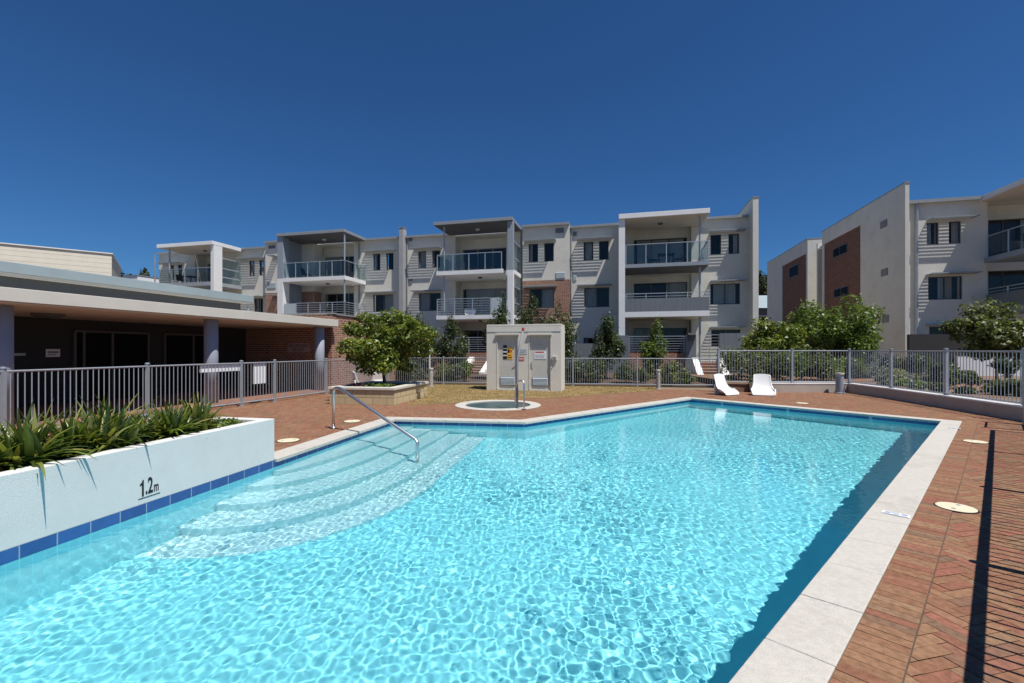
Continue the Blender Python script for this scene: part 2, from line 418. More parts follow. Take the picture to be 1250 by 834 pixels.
# water with real ripples
m_water, t, b = newmat('pool_water'); t.nodes.remove(b)
g = N(t, 'BsdfGlass', i_IOR=1.33, i_Roughness=0.0); g.inputs[0].default_value = (.93, .99, 1, 1); t.links.new(g.outputs[0], t.nodes['Material Output'].inputs[0])
def ripple(X, Y, rng, amp):
    Z = np.zeros_like(X)
    for i in range(80):
        lam = math.exp(rng.uniform(math.log(.04), math.log(.17))); th = rng.normal(1.1, 1.2); k = 2*math.pi/lam
        Z += amp*(lam/.2)**1.45*np.sin(k*(X*math.cos(th)+Y*math.sin(th))+.8*np.sin(.9*X+.7*Y+i)+rng.uniform(0, 6.28))
    return Z
def water(name, poly, step, amp, z, seed, pad=.1):
    xs = [p.x for p in poly]; ys = [p.y for p in poly]
    x = np.arange(min(xs)-pad, max(xs)+pad, step); y = np.arange(min(ys)-pad, max(ys)+pad, step); X, Y = np.meshgrid(x, y)
    rng = np.random.default_rng(seed); Z = ripple(X, Y, rng, amp)
    calm = np.sin(.85*X-.45*Y+1)*np.sin(.62*Y+.4*X)+.6*np.sin(1.7*X+.9*Y)*np.sin(1.3*Y-.8*X+2); Z *= np.clip(.80+.30*calm, .4, 1.25)
    Z *= np.clip(1.25-Y*.055, .5, 1.1)
    ok = np.zeros(X.shape, bool); off = offset(poly, pad*.6) if len(poly) < 20 else poly; n = len(off); j = n-1
    for i in range(n):
        a, b = off[i], off[j]
        if a.y != b.y:
            hit = ((a.y > Y) != (b.y > Y)) & (X < (b.x-a.x)*(Y-a.y)/(b.y-a.y)+a.x); ok ^= hit
        j = i
    n, m = X.shape; idx = np.arange(n*m).reshape(n, m)
    q = np.stack([idx[:-1,:-1], idx[:-1,1:], idx[1:,1:], idx[1:,:-1]], -1).reshape(-1, 4)
    okq = (ok[:-1,:-1] | ok[:-1,1:] | ok[1:,1:] | ok[1:,:-1]).ravel(); q = q[okq]
    used = np.unique(q); rem = np.full(n*m, -1); rem[used] = np.arange(len(used)); q = rem[q]
    co = np.stack([X, Y, Z+z], -1).reshape(-1, 3)[used]
    me = bpy.data.meshes.new(name); me.vertices.add(len(co)); me.vertices.foreach_set('co', co.astype(np.float32).ravel())
    me.loops.add(q.size); me.loops.foreach_set('vertex_index', q.ravel()); me.polygons.add(len(q)); me.polygons.foreach_set('loop_start', np.arange(0, q.size, 4))
    me.polygons.foreach_set('use_smooth', np.ones(len(q), bool)); me.update(calc_edges=True); me.materials.append(m_water)
    o = bpy.data.objects.new(name, me); COL.objects.link(o); o.cycles.is_caustics_caster = True; return tag(o, kind='structure')
water('water', POOL, .0108, .00020, WL, 5)

# ------------------------------------------------------------ spa
sp = thing('spa_pool', 'small round sunken spa with cream rim in front of the pump house', 'spa', (SPA.x, SPA.y, 0))
MB().lathe([(SPA_I-.02, -.03), (SPA_R, -.03), (SPA_R, .012), (SPA_R-.02, .02), (SPA_I, .02), (SPA_I-.02, .01), (SPA_I-.02, -.03)], n=64).build('rim', m_coping, sp)
MB().lathe([(SPA_I, -.012), (SPA_I, -.28)], n=64).build('tile_band', M('dark_teal_tile', (.03, .075, .085), .3, .15, 6), sp)
sb = MB(); sb.lathe([(SPA_I+.002, -.28), (SPA_I+.002, -.5), (.62, -.5), (.62, -.95), (.001, -.95)], n=48); spb = sb.build('basin', M('spa_plaster', (.10, .26, .23), .6, .08), sp); spb.cycles.is_caustics_receiver = True
spw = water('spa_water', circ(SPA, SPA_I+.02), .02, .0004, -.19, 9, .05)
spw.parent = sp; spw.matrix_parent_inverse = Matrix.Translation((-SPA.x, -SPA.y, 0))
del spw['kind']

# ------------------------------------------------------------ lawn
LAWN = [(-2.55, 13.45), (-.45, 15.15), (1.2, 15.6), (5.2, 17.75), (5.6, 18.9), (-5.2, 20.4), (-4.3, 19.4), (-3.0, 15.4)]
LAWN = [(-2.95, 12.7), (-1.7, 13.0), (-.4, 14.05), (1.5, 14.6), (3.0, 15.6), (5.2, 17.0), (6.2, 18.7), (-5.2, 20.4), (-4.3, 19.4), (-2.9, 15.4)]
lw = sheet_with_holes('lawn', LAWN, [], .006, M('dry_turf_soil', (.27, .19, .08), .95, .35, 1.6, .5, 50)); tag(lw, kind='structure')
rg = np.random.default_rng(2); pts = []
while len(pts) < 26000:
    x, y = rg.uniform(-5.2, 6.2), rg.uniform(12.6, 20.4)
    if inside((x, y), LAWN): pts.append((x, y))
p = np.array(pts); n = len(p); th = rg.uniform(0, 6.28, n); hh = rg.uniform(.012, .04, n); ww = .006
co = np.zeros((n, 3, 3)); co[:, 0, :2] = p+np.stack([np.cos(th), np.sin(th)], 1)*ww; co[:, 1, :2] = p-np.stack([np.cos(th), np.sin(th)], 1)*ww
co[:, 2, :2] = p+rg.normal(0, .014, (n, 2)); co[:, 2, 2] = hh; co[:, :2, 2] = .006
gr = quads('grass', co.reshape(-1, 3), m_grass, k=3); tag(gr, 'short dry tan and green grass beside the spa', 'grass', kind='stuff')

# ------------------------------------------------------------ big builders
def wall_open(mb, x0, x1, z0, z1, y0, y1, opens=()):
    """wall slab in the x-z plane with rectangular openings"""
    xs = sorted({x0, x1, *[min(max(o[0], x0), x1) for o in opens], *[min(max(o[1], x0), x1) for o in opens]})
    zs = sorted({z0, z1, *[min(max(o[2], z0), z1) for o in opens], *[min(max(o[3], z0), z1) for o in opens]})
    for i in range(len(xs)-1):
        if xs[i+1]-xs[i] < 1e-4: continue
        run = None
        cols = []
        for k in range(len(zs)-1):
            if zs[k+1]-zs[k] < 1e-4: continue
            cx, cz = (xs[i]+xs[i+1])/2, (zs[k]+zs[k+1])/2
            if any(o[0] < cx < o[1] and o[2] < cz < o[3] for o in opens): run = None; continue
            if run is None: run = [zs[k], zs[k+1]]; cols.append(run)
            else: run[1] = zs[k+1]
        for a, b in cols: mb.box(xs[i], xs[i+1], y0, y1, a, b)
    return mb

def window(par, x0, x1, z0, z1, y, panes=2, curtain=None, name='window', fr=None, sill=False, depth=.5):
    """frame = part; pane, curtain and dark room backing = sub-parts. y is the wall face"""
    mb = MB(); yf = y+.07; w_ = .045
    mb.box(x0, x1, yf, yf+.06, z1-w_, z1).box(x0, x1, yf, yf+.06, z0, z0+w_)
    xs = [x0+(x1-x0)*i/panes for i in range(panes+1)]
    for i, xx in enumerate(xs):
        a = xx if i == 0 else (xx-w_ if i == panes else xx-w_/2)
        mb.box(a, a+w_, yf, yf+.06, z0+w_, z1-w_)
    f = mb.build(name, fr or m_darkframe, par)
    MB().box(x0+w_, x1-w_, yf+.025, yf+.033, z0+w_, z1-w_).build('pane', m_glass, f)
    if curtain:
        c0, c1 = curtain; v = []; fs = []; k = max(6, int((c1-c0)*(x1-x0)/.04))
        for i in range(k+1):
            xx = x0+.05+(x1-x0-.1)*(c0+(c1-c0)*i/k); yy = yf+.16+.025*math.sin(i*1.9)
            v += [(xx, yy, z0+.03), (xx, yy, z1-.03)]
        for i in range(k): fs.append((2*i, 2*i+2, 2*i+3, 2*i+1))
        MB().add(v, fs).build('curtain', m_curtain, f, smooth=True)
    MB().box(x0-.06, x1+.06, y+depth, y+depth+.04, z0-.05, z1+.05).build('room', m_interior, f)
    return f

def siding(par, x0, x1, z0, z1, y, opens=(), pitch=.15, m=None):
    """lapped weatherboards standing proud of the wall face at y"""
    mb = MB(); z = z0
    while z < z1-.02:
        zt = min(z+pitch, z1); cuts = [(x0, x1)]
        for o in opens:
            if o[2] < zt-.01 and o[3] > z+.01:
                nc = []
                for a, b in cuts:
                    if o[0] > a: nc.append((a, min(b, o[0])))
                    if o[1] < b: nc.append((max(a, o[1]), b))
                cuts = [c for c in nc if c[1]-c[0] > .01]
        for a, b in cuts:
            if b <= a: continue
            yb, yt = y-.010, y-.004
            mb.add([(a,yb,z),(b,yb,z),(b,yt,zt),(a,yt,zt),(a,y-.001,z),(b,y-.001,z),(b,y-.001,zt),(a,y-.001,zt)],
                   [(0,1,2,3),(4,5,1,0),(3,2,6,7),(4,0,3,7),(1,5,6,2)])
        z += pitch
    return mb.build('siding', m or m_siding, par)

def rail_bars(par, p, q, z0, h, bars=6, post=1.1, glass=None, name='balustrade', m=None, skip=None):
    """balustrade along p-q: posts, handrail, bars or glass panels as sub-parts"""
    m = m or m_alu
    a, b = Vector((p[0], p[1], 0)), Vector((q[0], q[1], 0)); L = (b-a).length; d = (b-a)/L
    mb = MB(); n = max(1, round(L/post))
    for i in range(n+1):
        c = a+d*(L*i/n); mb.obox(c-d*.02, c+d*.02, .04, z0, z0+h)
    mb.obox(a, b, .055, z0+h, z0+h+.035)
    if bars:
        for k in range(bars):
            z = z0+.10+(h-.1)*k/bars; mb.obox(a, b, .016, z, z+.024)
    o = mb.build(name, m, par)
    if glass:
        mb2 = MB()
        mb.obox(a, b, .03, z0+.07, z0+.10)
        for i in range(n):
            c0, c1 = a+d*(L*i/n+.04), a+d*(L*(i+1)/n-.04)
            MB().obox(c0, c1, .012, z0+.10, z0+h-.01).build('glass_panel', glass, o)
    return o

def fence(name, label, pts, base, h=1.2, pitch=.098, post_at=None, postw=.05, bottom=.09, pick=.016, gap=None, railr=.019):
    """tubular pool fence; base(x, y) is the foot height"""
    t = thing(name, label, 'fence', (pts[0][0], pts[0][1], 0)); o = Vector((pts[0][0], pts[0][1], 0))
    panel = MB()
    for i in range(len(pts)-1):
        a = Vector((*pts[i], base(*pts[i])))-o; b = Vector((*pts[i+1], base(*pts[i+1])))-o
        L = (b-a).length; d = (b-a)/L; n = max(1, round(L/pitch))
        for k in range(1, n):
            c = a+d*(L*k/n)
            panel.tube([c+Vector((0,0,bottom)), c+Vector((0,0,h-.03))], pick/2, 6, caps=False)
        for z in (bottom, h-.03):
            for s in (-1,): panel.tube([a+Vector((0,0,z)), b+Vector((0,0,z))], railr, 8)
    panel.build('picket_panel', m_fence, t)
    for i, q in enumerate(post_at or pts):
        c = Vector((*q, base(*q)))-o
        pm = MB(); pm.box(c.x-postw/2, c.x+postw/2, c.y-postw/2, c.y+postw/2, c.z-.02, c.z+h+.02)
        pm.lathe([(postw*.78, h+.02+c.z), (postw*.72, h+.045+c.z), (.001, h+.055+c.z)], (c.x, c.y), 8)
        pm.box(c.x-postw, c.x+postw, c.y-postw, c.y+postw, c.z-.002, c.z+.012)
        pm.build('post', m_fence, t)
    return t

rngf = np.random.default_rng(11)
def foliage(clumps, n, size, m, par, name='crown', up=.6, aspect=1.9, droop=0):
    """small folded leaves spread through ellipsoid clumps"""
    cl = np.array(clumps, float); vol = (cl[:, 3]*cl[:, 4]*cl[:, 5])**.7; pr = vol/vol.sum()
    ci = rngf.choice(len(cl), n, p=pr); c = cl[ci]
    d = rngf.normal(size=(n, 3)); d /= np.linalg.norm(d, axis=1)[:, None]
    r = rngf.uniform(.25, 1, n)**.5*(1+np.abs(rngf.normal(0, .22, n)))
    pos = c[:, :3]+d*c[:, 3:6]*r[:, None]
    nrm = d*.6+rngf.normal(0, .6, (n, 3)); nrm[:, 2] += up; nrm /= np.linalg.norm(nrm, axis=1)[:, None]
    ax = rngf.normal(size=(n, 3)); ax[:, 2] -= droop; ax -= nrm*(ax*nrm).sum(1)[:, None]; ax /= np.linalg.norm(ax, axis=1)[:, None]
    bx = np.cross(nrm, ax); s = size*rngf.uniform(.6, 1.35, n)
    a = ax*(s*aspect/2)[:, None]; b = bx*(s/2)[:, None]; fold = nrm*(s*.18)[:, None]
    co = np.stack([pos-a, pos-b*1.0+fold-a*.1, pos+a, pos+b*1.0+fold-a*.1], 1)
    return quads(name, co.reshape(-1, 3), m, par)

def tree(name, label, cat, loc, h, cw, cd, z0, m, n, size, trunk_r=.05, seed=0, nclump=26, group=None, limbs=7, lean=0, top=1.0, squash=1.0, cs=.8):
    """trunk with limbs; crown of leaf clumps spread in an uneven ellipsoid from z0 to h"""
    rr = random.Random(seed); t = thing(name, label, cat, loc, 0, group)
    zc = (z0+h)/2; hz = (h-z0)/2
    cl = []; tips = []
    for i in range(nclump):
        th = rr.uniform(0, 2*math.pi); u = rr.uniform(-1, 1); r = rr.uniform(.25, 1.0)**.8
        k = math.sqrt(1-u*u)
        taper = 1-(1-top)*max(0, u)
        x, y, z = cw/2*r*k*math.cos(th)*taper, cd/2*r*k*math.sin(th)*taper, zc+hz*r*u
        s = rr.choice((.16, .22, .30, .40))*cs*rr.uniform(.85, 1.15)
        cl.append((x, y, z, cw/2*s*taper+.03, cd/2*s*taper+.03, max(.1, hz*s*squash)))
        tips.append(Vector((x, y, z)))
    mb = MB(); zt = z0+hz*.5
    mb.tube([(0, 0, -.05), (lean*.3, .02, zt*.5), (lean*.6, -.02, zt), (lean*.5, 0, h*.8)], [trunk_r, trunk_r*.85, trunk_r*.6, trunk_r*.2], 8)
    for q in rr.sample(tips, min(limbs, len(tips))):
        s = rr.uniform(.45, .95); b0 = Vector((lean*.6*s, 0, zt*s)); mid = b0.lerp(q, .5)+Vector((rr.uniform(-.06, .06), rr.uniform(-.06, .06), .08*hz))
        mb.tube([b0, mid, q], [trunk_r*.5, trunk_r*.32, trunk_r*.12], 6)
    mb.build('trunk', m_bark, t, smooth=True)
    foliage(cl, n, size, m, t)
    return t

# ------------------------------------------------------------ white planter wall with strap-leaved plants
dl = (P0-P1).normalized(); nout = Vector((-dl.y, dl.x))
if nout.x > 0: nout = -nout
A = PLW_END; Bn = PLW_END+dl*6.6; PW = .98
pl = thing('planter', 'long white rendered planter on the pool edge marked 1.2m', 'planter', (A.x, A.y, 0))
def rel(p): return (p.x-A.x, p.y-A.y)
q0, q1, q2, q3 = A, Bn, Bn+nout*PW, A+nout*PW; th_ = .15
mb = MB()
mb.prism([rel(q) for q in (q0, q1, q1+nout*th_, q0+nout*th_)], -.01, .575)
mb.prism([rel(q) for q in (q3, q2, q2-nout*th_, q3-nout*th_)], -.01, .575)
mb.prism([rel(q) for q in (q0+nout*th_+dl*0, q0+nout*th_+dl*th_, q3-nout*th_+dl*th_, q3-nout*th_)], -.01, .575)
mb.build('wall', M('white_planter_render', (.63, .63, .61), .75, .04, 3, .35, 110, dirt=.15), pl, bevel=.006)
mb = MB(); mb.prism([rel(q) for q in (q0+nout*th_+dl*th_, q1+nout*th_, q2-nout*th_, q3-nout*th_+dl*th_)], 0, .50); mb.build('soil', m_soil, pl)
def text(body, size, m, par, mat4, ext=.0015, cond=1.0, name='lettering', align='CENTER', offs=0):
    c = bpy.data.curves.new(name, 'FONT'); c.body = body; c.size = size; c.extrude = ext; c.align_x = align; c.align_y = 'CENTER'; c.offset = offs
    c.materials.append(m); fo = bpy.data.objects.new(name, c); COL.objects.link(fo)
    me = bpy.data.meshes.new_from_object(fo.evaluated_get(bpy.context.evaluated_depsgraph_get())); bpy.data.objects.remove(fo); bpy.data.curves.remove(c)
    o = bpy.data.objects.new(name, me); COL.objects.link(o); o.parent = par
    o.matrix_local = mat4 @ Matrix.Diagonal((cond, 1, 1, 1)); return o
def facing(loc, xdir, ndir):
    """matrix whose local x runs along xdir, local z along ndir (out of the wall)"""
    x = Vector(xdir).normalized(); z = Vector(ndir).normalized(); y = z.cross(x)
    m = Matrix((x, y, z)).transposed().to_4x4(); m.translation = Vector(loc); return m
inx = -nout; xd = Vector((-dl.x, -dl.y, 0)); nd = Vector((inx.x, inx.y, 0))
# the marking stands where photo column 183 meets the wall
def onwall(px):
    r = ray(px, HY); k = None
    d2 = Vector((r.x, r.y)); p = lineint(Vector((0, 0)), d2, A, Bn); return p
pm = onwall(182.5)-A
tb_ = (pm.x+nd.x*.002, pm.y+nd.y*.002)
one = MB(); sh1 = .016; ov = [(-.024, -.081), (.0, -.081), (.0, .081), (-.015, .081), (-.026, .058), (-.050, .042), (-.050, .024), (-.024, .034)]
nvx = len(ov); cc = Vector((pm.x, pm.y, .155))+nd*.002-xd*(.044+sh1)
pv1 = [cc+xd*(x*.80)+Vector((0, 0, z)) for x, z in ov]; one.add(pv1+[p_+nd*.0015 for p_ in pv1], [tuple(range(nvx, 2*nvx))]+[(i, (i+1) % nvx, (i+1) % nvx+nvx, i+nvx) for i in range(nvx)]); one.build('depth_marking', m_black, pl)
text('.2', .225, m_black, pl, facing((tb_[0]-xd.x*.004, tb_[1]-xd.y*.004, .155), xd, nd), cond=.50, name='depth_marking', offs=.0035)
text('m', .145, m_black, pl, facing((tb_[0]+xd.x*.070, tb_[1]+xd.y*.070, .131), xd, nd), cond=.50, name='depth_marking', offs=.002)
c0 = Vector((pm.x, pm.y, 0))+nd*.002; u0 = MB()
pq = [c0-xd*.115+Vector((0, 0, .052)), c0+xd*.11+Vector((0, 0, .052)), c0+xd*.11+Vector((0, 0, .059)), c0-xd*.115+Vector((0, 0, .059))]
u0.add(pq+[p_+nd*.0015 for p_ in pq], [(4,5,6,7), (0,4,7,3), (1,2,6,5), (3,7,6,2), (0,1,5,4)]); u0.build('underline', m_black, pl)

def strap_plant(loc, seed, rad=.55, n=70, h=.5):
    rr = random.Random(seed); t = thing('strap_leaf_plant', None, 'plant', loc); V = []
    for i in range(n):
        a = rr.uniform(0, 2*math.pi); tilt = rr.betavariate(1.7, 1.7)*1.5; L = rr.uniform(.6, 1.15)*h*2.05; wd = rr.uniform(.013, .027)
        b = Vector((rr.gauss(0, .06), rr.gauss(0, .06), 0)); d = Vector((math.cos(a), math.sin(a), 0)); side = Vector((-d.y, d.x, 0))
        p = b.copy(); ang = math.pi/2-tilt*.72; seg = 6; prev = None; bend = tilt*rr.uniform(.7, 1.15)/seg
        for k in range(seg+1):
            u = k/seg; ww = wd*(1-u**2.4)*(.75+.5*min(1, u*3)) if k < seg else .0012
            up = Vector((0, 0, 1))*math.cos(ang)-d*math.sin(ang)
            l, c_, r_ = p-side*ww+up*ww*.45, p, p+side*ww+up*ww*.45
            if prev: V.append((prev[0], prev[1], c_, l)); V.append((prev[1], prev[2], r_, c_))
            prev = (l, c_, r_); p = p+(d*math.cos(ang)+Vector((0, 0, math.sin(ang))))*(L/seg); ang -= bend*(1+.8*u)
    # one connected strip per leaf, so the tint is picked per leaf
    mb = MB(); idx = {}
    for qd in V:
        f = []
        for p in qd:
            key = (round(p.x, 5), round(p.y, 5), round(p.z, 5))
            if key not in idx: idx[key] = len(mb.v); mb.v.append(tuple(p))
            f.append(idx[key])
        mb.f.append(tuple(f))
    mb.build('leaves', leafm['strap'], t, smooth=True); return t
strap_lab = ['strap-leaved plant at the left picture edge, front row of the white planter', 'strap-leaved plant at the left picture edge, fence side of the white planter', 'strap-leaved plant second from the left edge, middle of the white planter',
 'strap-leaved plant second from the left edge, spilling over the white wall', 'strap-leaved plant third from the left edge, against the fence', 'strap-leaved plant a little left of the 1.2m marking, middle row',
 'strap-leaved plant leaning over the wall left of the 1.2m marking', 'strap-leaved plant behind the blades left of the 1.2m marking', 'strap-leaved plant just left above the 1.2m marking, middle row',
 'strap-leaved plant right above the 1.2m marking, blades over the wall edge', 'tall strap-leaved plant right above the 1.2m marking, fence side', 'strap-leaved plant first right of the 1.2m marking, middle row',
 'strap-leaved plant right of the 1.2m marking with blades shading the wall', 'strap-leaved plant in front of the middle verandah column, fence side', 'strap-leaved plant fourth from the bare far end of the white planter',
 'strap-leaved plant third from the bare far end, at the white wall', 'strap-leaved plant second from the bare far end, fence side', 'last small strap-leaved plant before the bare far end of the planter']
for i in range(18):
    s_ = .78+(17-i)*.228; off = (.36, .66, .48)[i % 3]
    pp = A+dl*s_+nout*off
    t = strap_plant((pp.x, pp.y, .50), 100+i, n=120, h=(.235, .275, .215, .25)[i % 4]*(1.0 if i < 14 else .85)); t['label'] = strap_lab[i]; t['group'] = 'strap-leaved plants in the white planter'
    t.rotation_euler.z = i*1.3
gcov = foliage([(*(A+dl*.36+nout*.5), .52, .2, .26, .07)], 900, .03, leafm['mid'], None, 'creeping_plant')
tag(gcov, 'low bright creeping plant at the bare far end of the white planter', 'plant')

# ------------------------------------------------------------ pavilion on the left
PV = Frame((-6.87, 17.5), R(15.5)); pv = thing('pavilion', 'low flat-roofed pool pavilion with deep shaded verandah on the left', 'pavilion', (*PV.o[:2], 0), -PV.a)
FARX = -16.5
MB().box(-4.45, 0, -FARX*-1, .30, 2.44, 2.70).build('verandah_roof', m_fascia, pv, bevel=.01)
MB().box(-4.4, -.10, -FARX*-1+.05, .28, 2.415, 2.437).build('soffit', m_soffit, pv)
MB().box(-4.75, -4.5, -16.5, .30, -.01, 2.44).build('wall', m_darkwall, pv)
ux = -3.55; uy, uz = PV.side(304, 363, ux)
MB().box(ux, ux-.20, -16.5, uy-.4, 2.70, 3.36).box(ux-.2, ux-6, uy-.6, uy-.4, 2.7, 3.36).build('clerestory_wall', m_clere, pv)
MB().box(ux+.24, ux-8, -16.5, uy, 3.40, 3.66).build('upper_gutter', m_zinc, pv, bevel=.012)
MB().box(ux+.20, ux-8, -16.5, uy-.03, 3.33, 3.397).build('upper_soffit', m_fascia, pv)
mb = MB(); mb.tube([(ux+.1, uy-.15, 3.33), (ux+.1, uy-.15, 2.72)], .04, 8); mb.build('downpipe', m_fence, pv)
# brick: rear wall with the sign, and the sunlit return running back
MB().box(-4.75, -.551, .302, .52, -.01, 2.95).build('brick_wall', m_brick, pv); MB().box(-.55, -.30, .302, 6.5, -.01, 2.92).build('brick_wall', m_brick, pv)
MB().box(-4.8, -.25, .28, .56, 2.95, 3.0).box(-.6, -.25, .561, 6.55, 2.92, 2.97).build('wall_capping', m_gutter, pv)
MB().box(-4.45, -.05, -16.5, .30, -.004, .003).build('verandah_floor', brickmat('verandah_paver', (.34, .17, .11), (.29, .13, .085), (.16, .11, .08), .23, .115, .004, .3, flat=True), pv)
for i in range(4):
    cx_, cy_ = (-.40, -.56, -.70, -.85)[i], -.30-4.42*i
    c = MB(); c.lathe([(.178, .0), (.178, 2.413)], (cx_, cy_), 32); c.build('column', m_column, pv, smooth=True)
m_doorframe = M('bronze_door_frame', (.10, .10, .10), .5, .05)
def sidewin(py0, py1, z0, z1, frames, name='sliding_door'):
    mb = MB(); x = -4.48
    for a in [py0, *frames, py1]: mb.box(x, x+.07, a-.03, a+.03, z0, z1)
    mb.box(x, x+.07, py0, py1, z1, z1+.06); f = mb.build(name, m_doorframe, pv)
    MB().box(x+.012, x+.02, py0, py1, z0, z1).build('pane', m_dglass, f)
m_dglass, t, b = newmat('dark_door_glass'); b.inputs['Base Color'].default_value = (.012, .013, .014, 1); b.inputs['Roughness'].default_value = .12; b.inputs['Specular IOR Level'].default_value = .10; b.inputs['IOR'].default_value = 1.12
ya, _ = PV.side(90, 430, -4.48); yb, _ = PV.side(180, 430, -4.48); yc, _ = PV.side(136, 430, -4.48); yd, _ = PV.side(101, 430, -4.48)
sidewin(ya, yb, .02, 2.05, [yc, yd])
ya, _ = PV.side(200, 430, -4.48); yb, _ = PV.side(262, 430, -4.48); yc, _ = PV.side(235, 430, -4.48)
sidewin(ya, yb, .02, 2.05, [yc])
xa = PV.x(284, .30); xb = PV.x(299, .30)
dd = MB().box(xa, xb, .26, .30, .0, 2.02).build('door', m_darkframe, pv); MB().lathe([(.025, 0), (.03, .03), (.001, .05)], n=10).build('handle', m_steel, dd)
dd.children[0].location = (xb-.08, .255, 1.0); dd.children[0].rotation_euler = (R(90), 0, 0)
y0_, z0_ = PV.side(75, 383, -2.6)
so = MB(); so.lathe([(.30, 2.414), (.30, 2.36), (.24, 2.33), (.001, 2.33)], (-2.5, -7.4), 24); so.build('ceiling_light', m_soffit_dark, pv)
def signbox(fr, x0, x1, z0, z1, y, par_rz, label, cat, name, m, wy=.012):
    p = fr.wor((x0+x1)/2, y, z0); t = thing(name, label, cat, p, par_rz)
    MB().box(-(x1-x0)/2, (x1-x0)/2, -wy, 0, 0, z1-z0).build('board', m, t, bevel=.002); return t
x0, z1 = PV.f(351.5, 419, .30); x1, z0 = PV.f(378.5, 430.2, .30)
sg = signbox(PV, x0, x1, z0, z1, .295, -PV.a, 'pink sign with two lines of dark lettering on the shaded brick wall', 'sign', 'wall_sign', M('pink_board', (.42, .30, .31), .6, .06))
hw = (z1-z0)
text('NO LIFE GUARD', hw*.42, m_black, sg, facing((0, -.0135, hw*.70), (1, 0, 0), (0, -1, 0)), cond=.82)
text('ON DUTY', hw*.42, m_black, sg, facing((0, -.0135, hw*.28), (1, 0, 0), (0, -1, 0)), cond=.82)
ys, zs = PV.side(64.5, 431.5, -4.49); ps = PV.wor(-4.49, ys, zs-.10); t = thing('wall_sign', 'small square white notice on the dark verandah wall', 'sign', ps, -PV.a)
MB().box(0, .012, -.16, .16, 0, .22).build('board', m_signwhite, t); MB().box(.0121, .0135, -.12, .12, .11, .16).box(.0121, .0135, -.12, .06, .05, .075).build('print', m_louvre, t)
ys, zs = PV.side(22, 433, -4.49); ps = PV.wor(-4.49, ys, zs-.03); t = thing('wall_vent', 'small slim light vent low on the dark verandah wall', 'vent', ps, -PV.a)
MB().box(0, .03, -.14, .14, 0, .07).box(.03, .034, -.13, .13, .02, .03).box(.03, .034, -.13, .13, .045, .055).build('grille', m_frost, t)

# ------------------------------------------------------------ pool fences
z0f = lambda x, y: 0.0
LF = [(-8.95, 6.2), (-8.62, 7.7), (-8.10, 10.1), (-7.38, 12.4), (-7.02, 13.45), (-6.42, 15.7), (-6.0, 17.6), (-5.57, 20.6)]
fence('pool_fence', 'grey picket pool fence in front of the shaded verandah carrying white signs', LF, z0f, post_at=LF[1:], postw=.06, pick=.018)
FF = [(-5.57, 20.6), (-3.05, 20.25), (-.5, 19.9), (2.6, 19.4), (5.25, 19.05), (8.42, 18.62)]
fence('pool_fence', 'long low grey picket fence behind the lawn and the pump house', FF, z0f, post_at=FF[1:])
UF = [(7.52, 16.55), (10.15, 16.48), (12.2, 16.45), (11.92, 14.3), (11.5, 12.05), (11.05, 9.8), (10.6, 7.5), (10.3, 6.0)]
zup = lambda x, y: .33
fence('pool_fence', 'grey picket fence standing on the low rendered wall at the right', UF, zup, post_at=UF, postw=.065, bottom=.05, pick=.017)
en2 = Vector((.683, -.73)); ed2 = (P4-P5).normalized(); bs = Vector((2.54, 1.72)); NF = [bs+ed2*s for s in (9.65, 7.0, 4.35, 1.7, -.95, -3.6)]
fence('pool_fence', 'grey picket fence right of the view, seen by its shadow on the pavers', [(p.x, p.y) for p in NF], z0f, pitch=.105, postw=.055, pick=.02, railr=.032)
gq = [bs+ed2*10.0-en2*.10, bs+ed2*11.0-en2*.10]
fence('pool_gate', 'short gate panel that closes the right-hand fence, seen by its shadow', [(p.x, p.y) for p in gq], z0f, postw=.06)
# signs on the fence, on its far side so that the pickets cross them
def fencesign(px0, px1, py0, py1, a, b, label):
    m0, m1 = [lineint(Vector((0, 0)), ray(p, HY).xy, Vector(a), Vector(b)) for p in (px0, px1)]
    d = (Vector(b)-Vector(a)).normalized(); nn = Vector((-d.y, d.x))*.03
    zt = [H-(py0-HY)/FOC*m0.y, H-(py1-HY)/FOC*m0.y]; c = (m0+m1)/2+nn; L = (m1-m0).length
    t = thing('fence_sign', label, 'sign', (c.x, c.y, zt[1]), math.atan2(d.y, d.x)); MB().box(-L/2, L/2, -.004, .004, 0, zt[0]-zt[1]).build('board', m_signwhite, t)
    return t
fencesign(245, 297, 444.5, 455, LF[2], LF[3], 'long narrow white sign behind the pickets of the verandah fence')
fencesign(310, 325, 444, 469, LF[3], LF[4], 'white portrait sign behind the pickets of the verandah fence')

# low rendered wall under the right fence
rw = thing('retaining_wall', 'low rendered retaining wall with pale top under the right fence', 'wall', (12.2, 16.45, 0))
o_ = Vector((12.2, 16.45)); rl = lambda p: (p[0]-o_.x, p[1]-o_.y)
mb = MB()
line = [(8.9, 16.47), (12.2, 16.45), (11.92, 14.3), (11.5, 12.05), (11.05, 9.8), (10.6, 7.5), (10.2, 5.6)]
up_ = MB()
for a, b in zip(line[:-1], line[1:]):
    mb.obox(rl(a), rl(b), .20, -.02, .30); up_.obox(rl(a), rl(b), .225, .30, .335)
mb.build('wall', M('beige_grey_render', (.42, .375, .32), .85, .1, 1.5, .3, 90, dirt=.2), rw); up_.build('capping', m_white, rw)

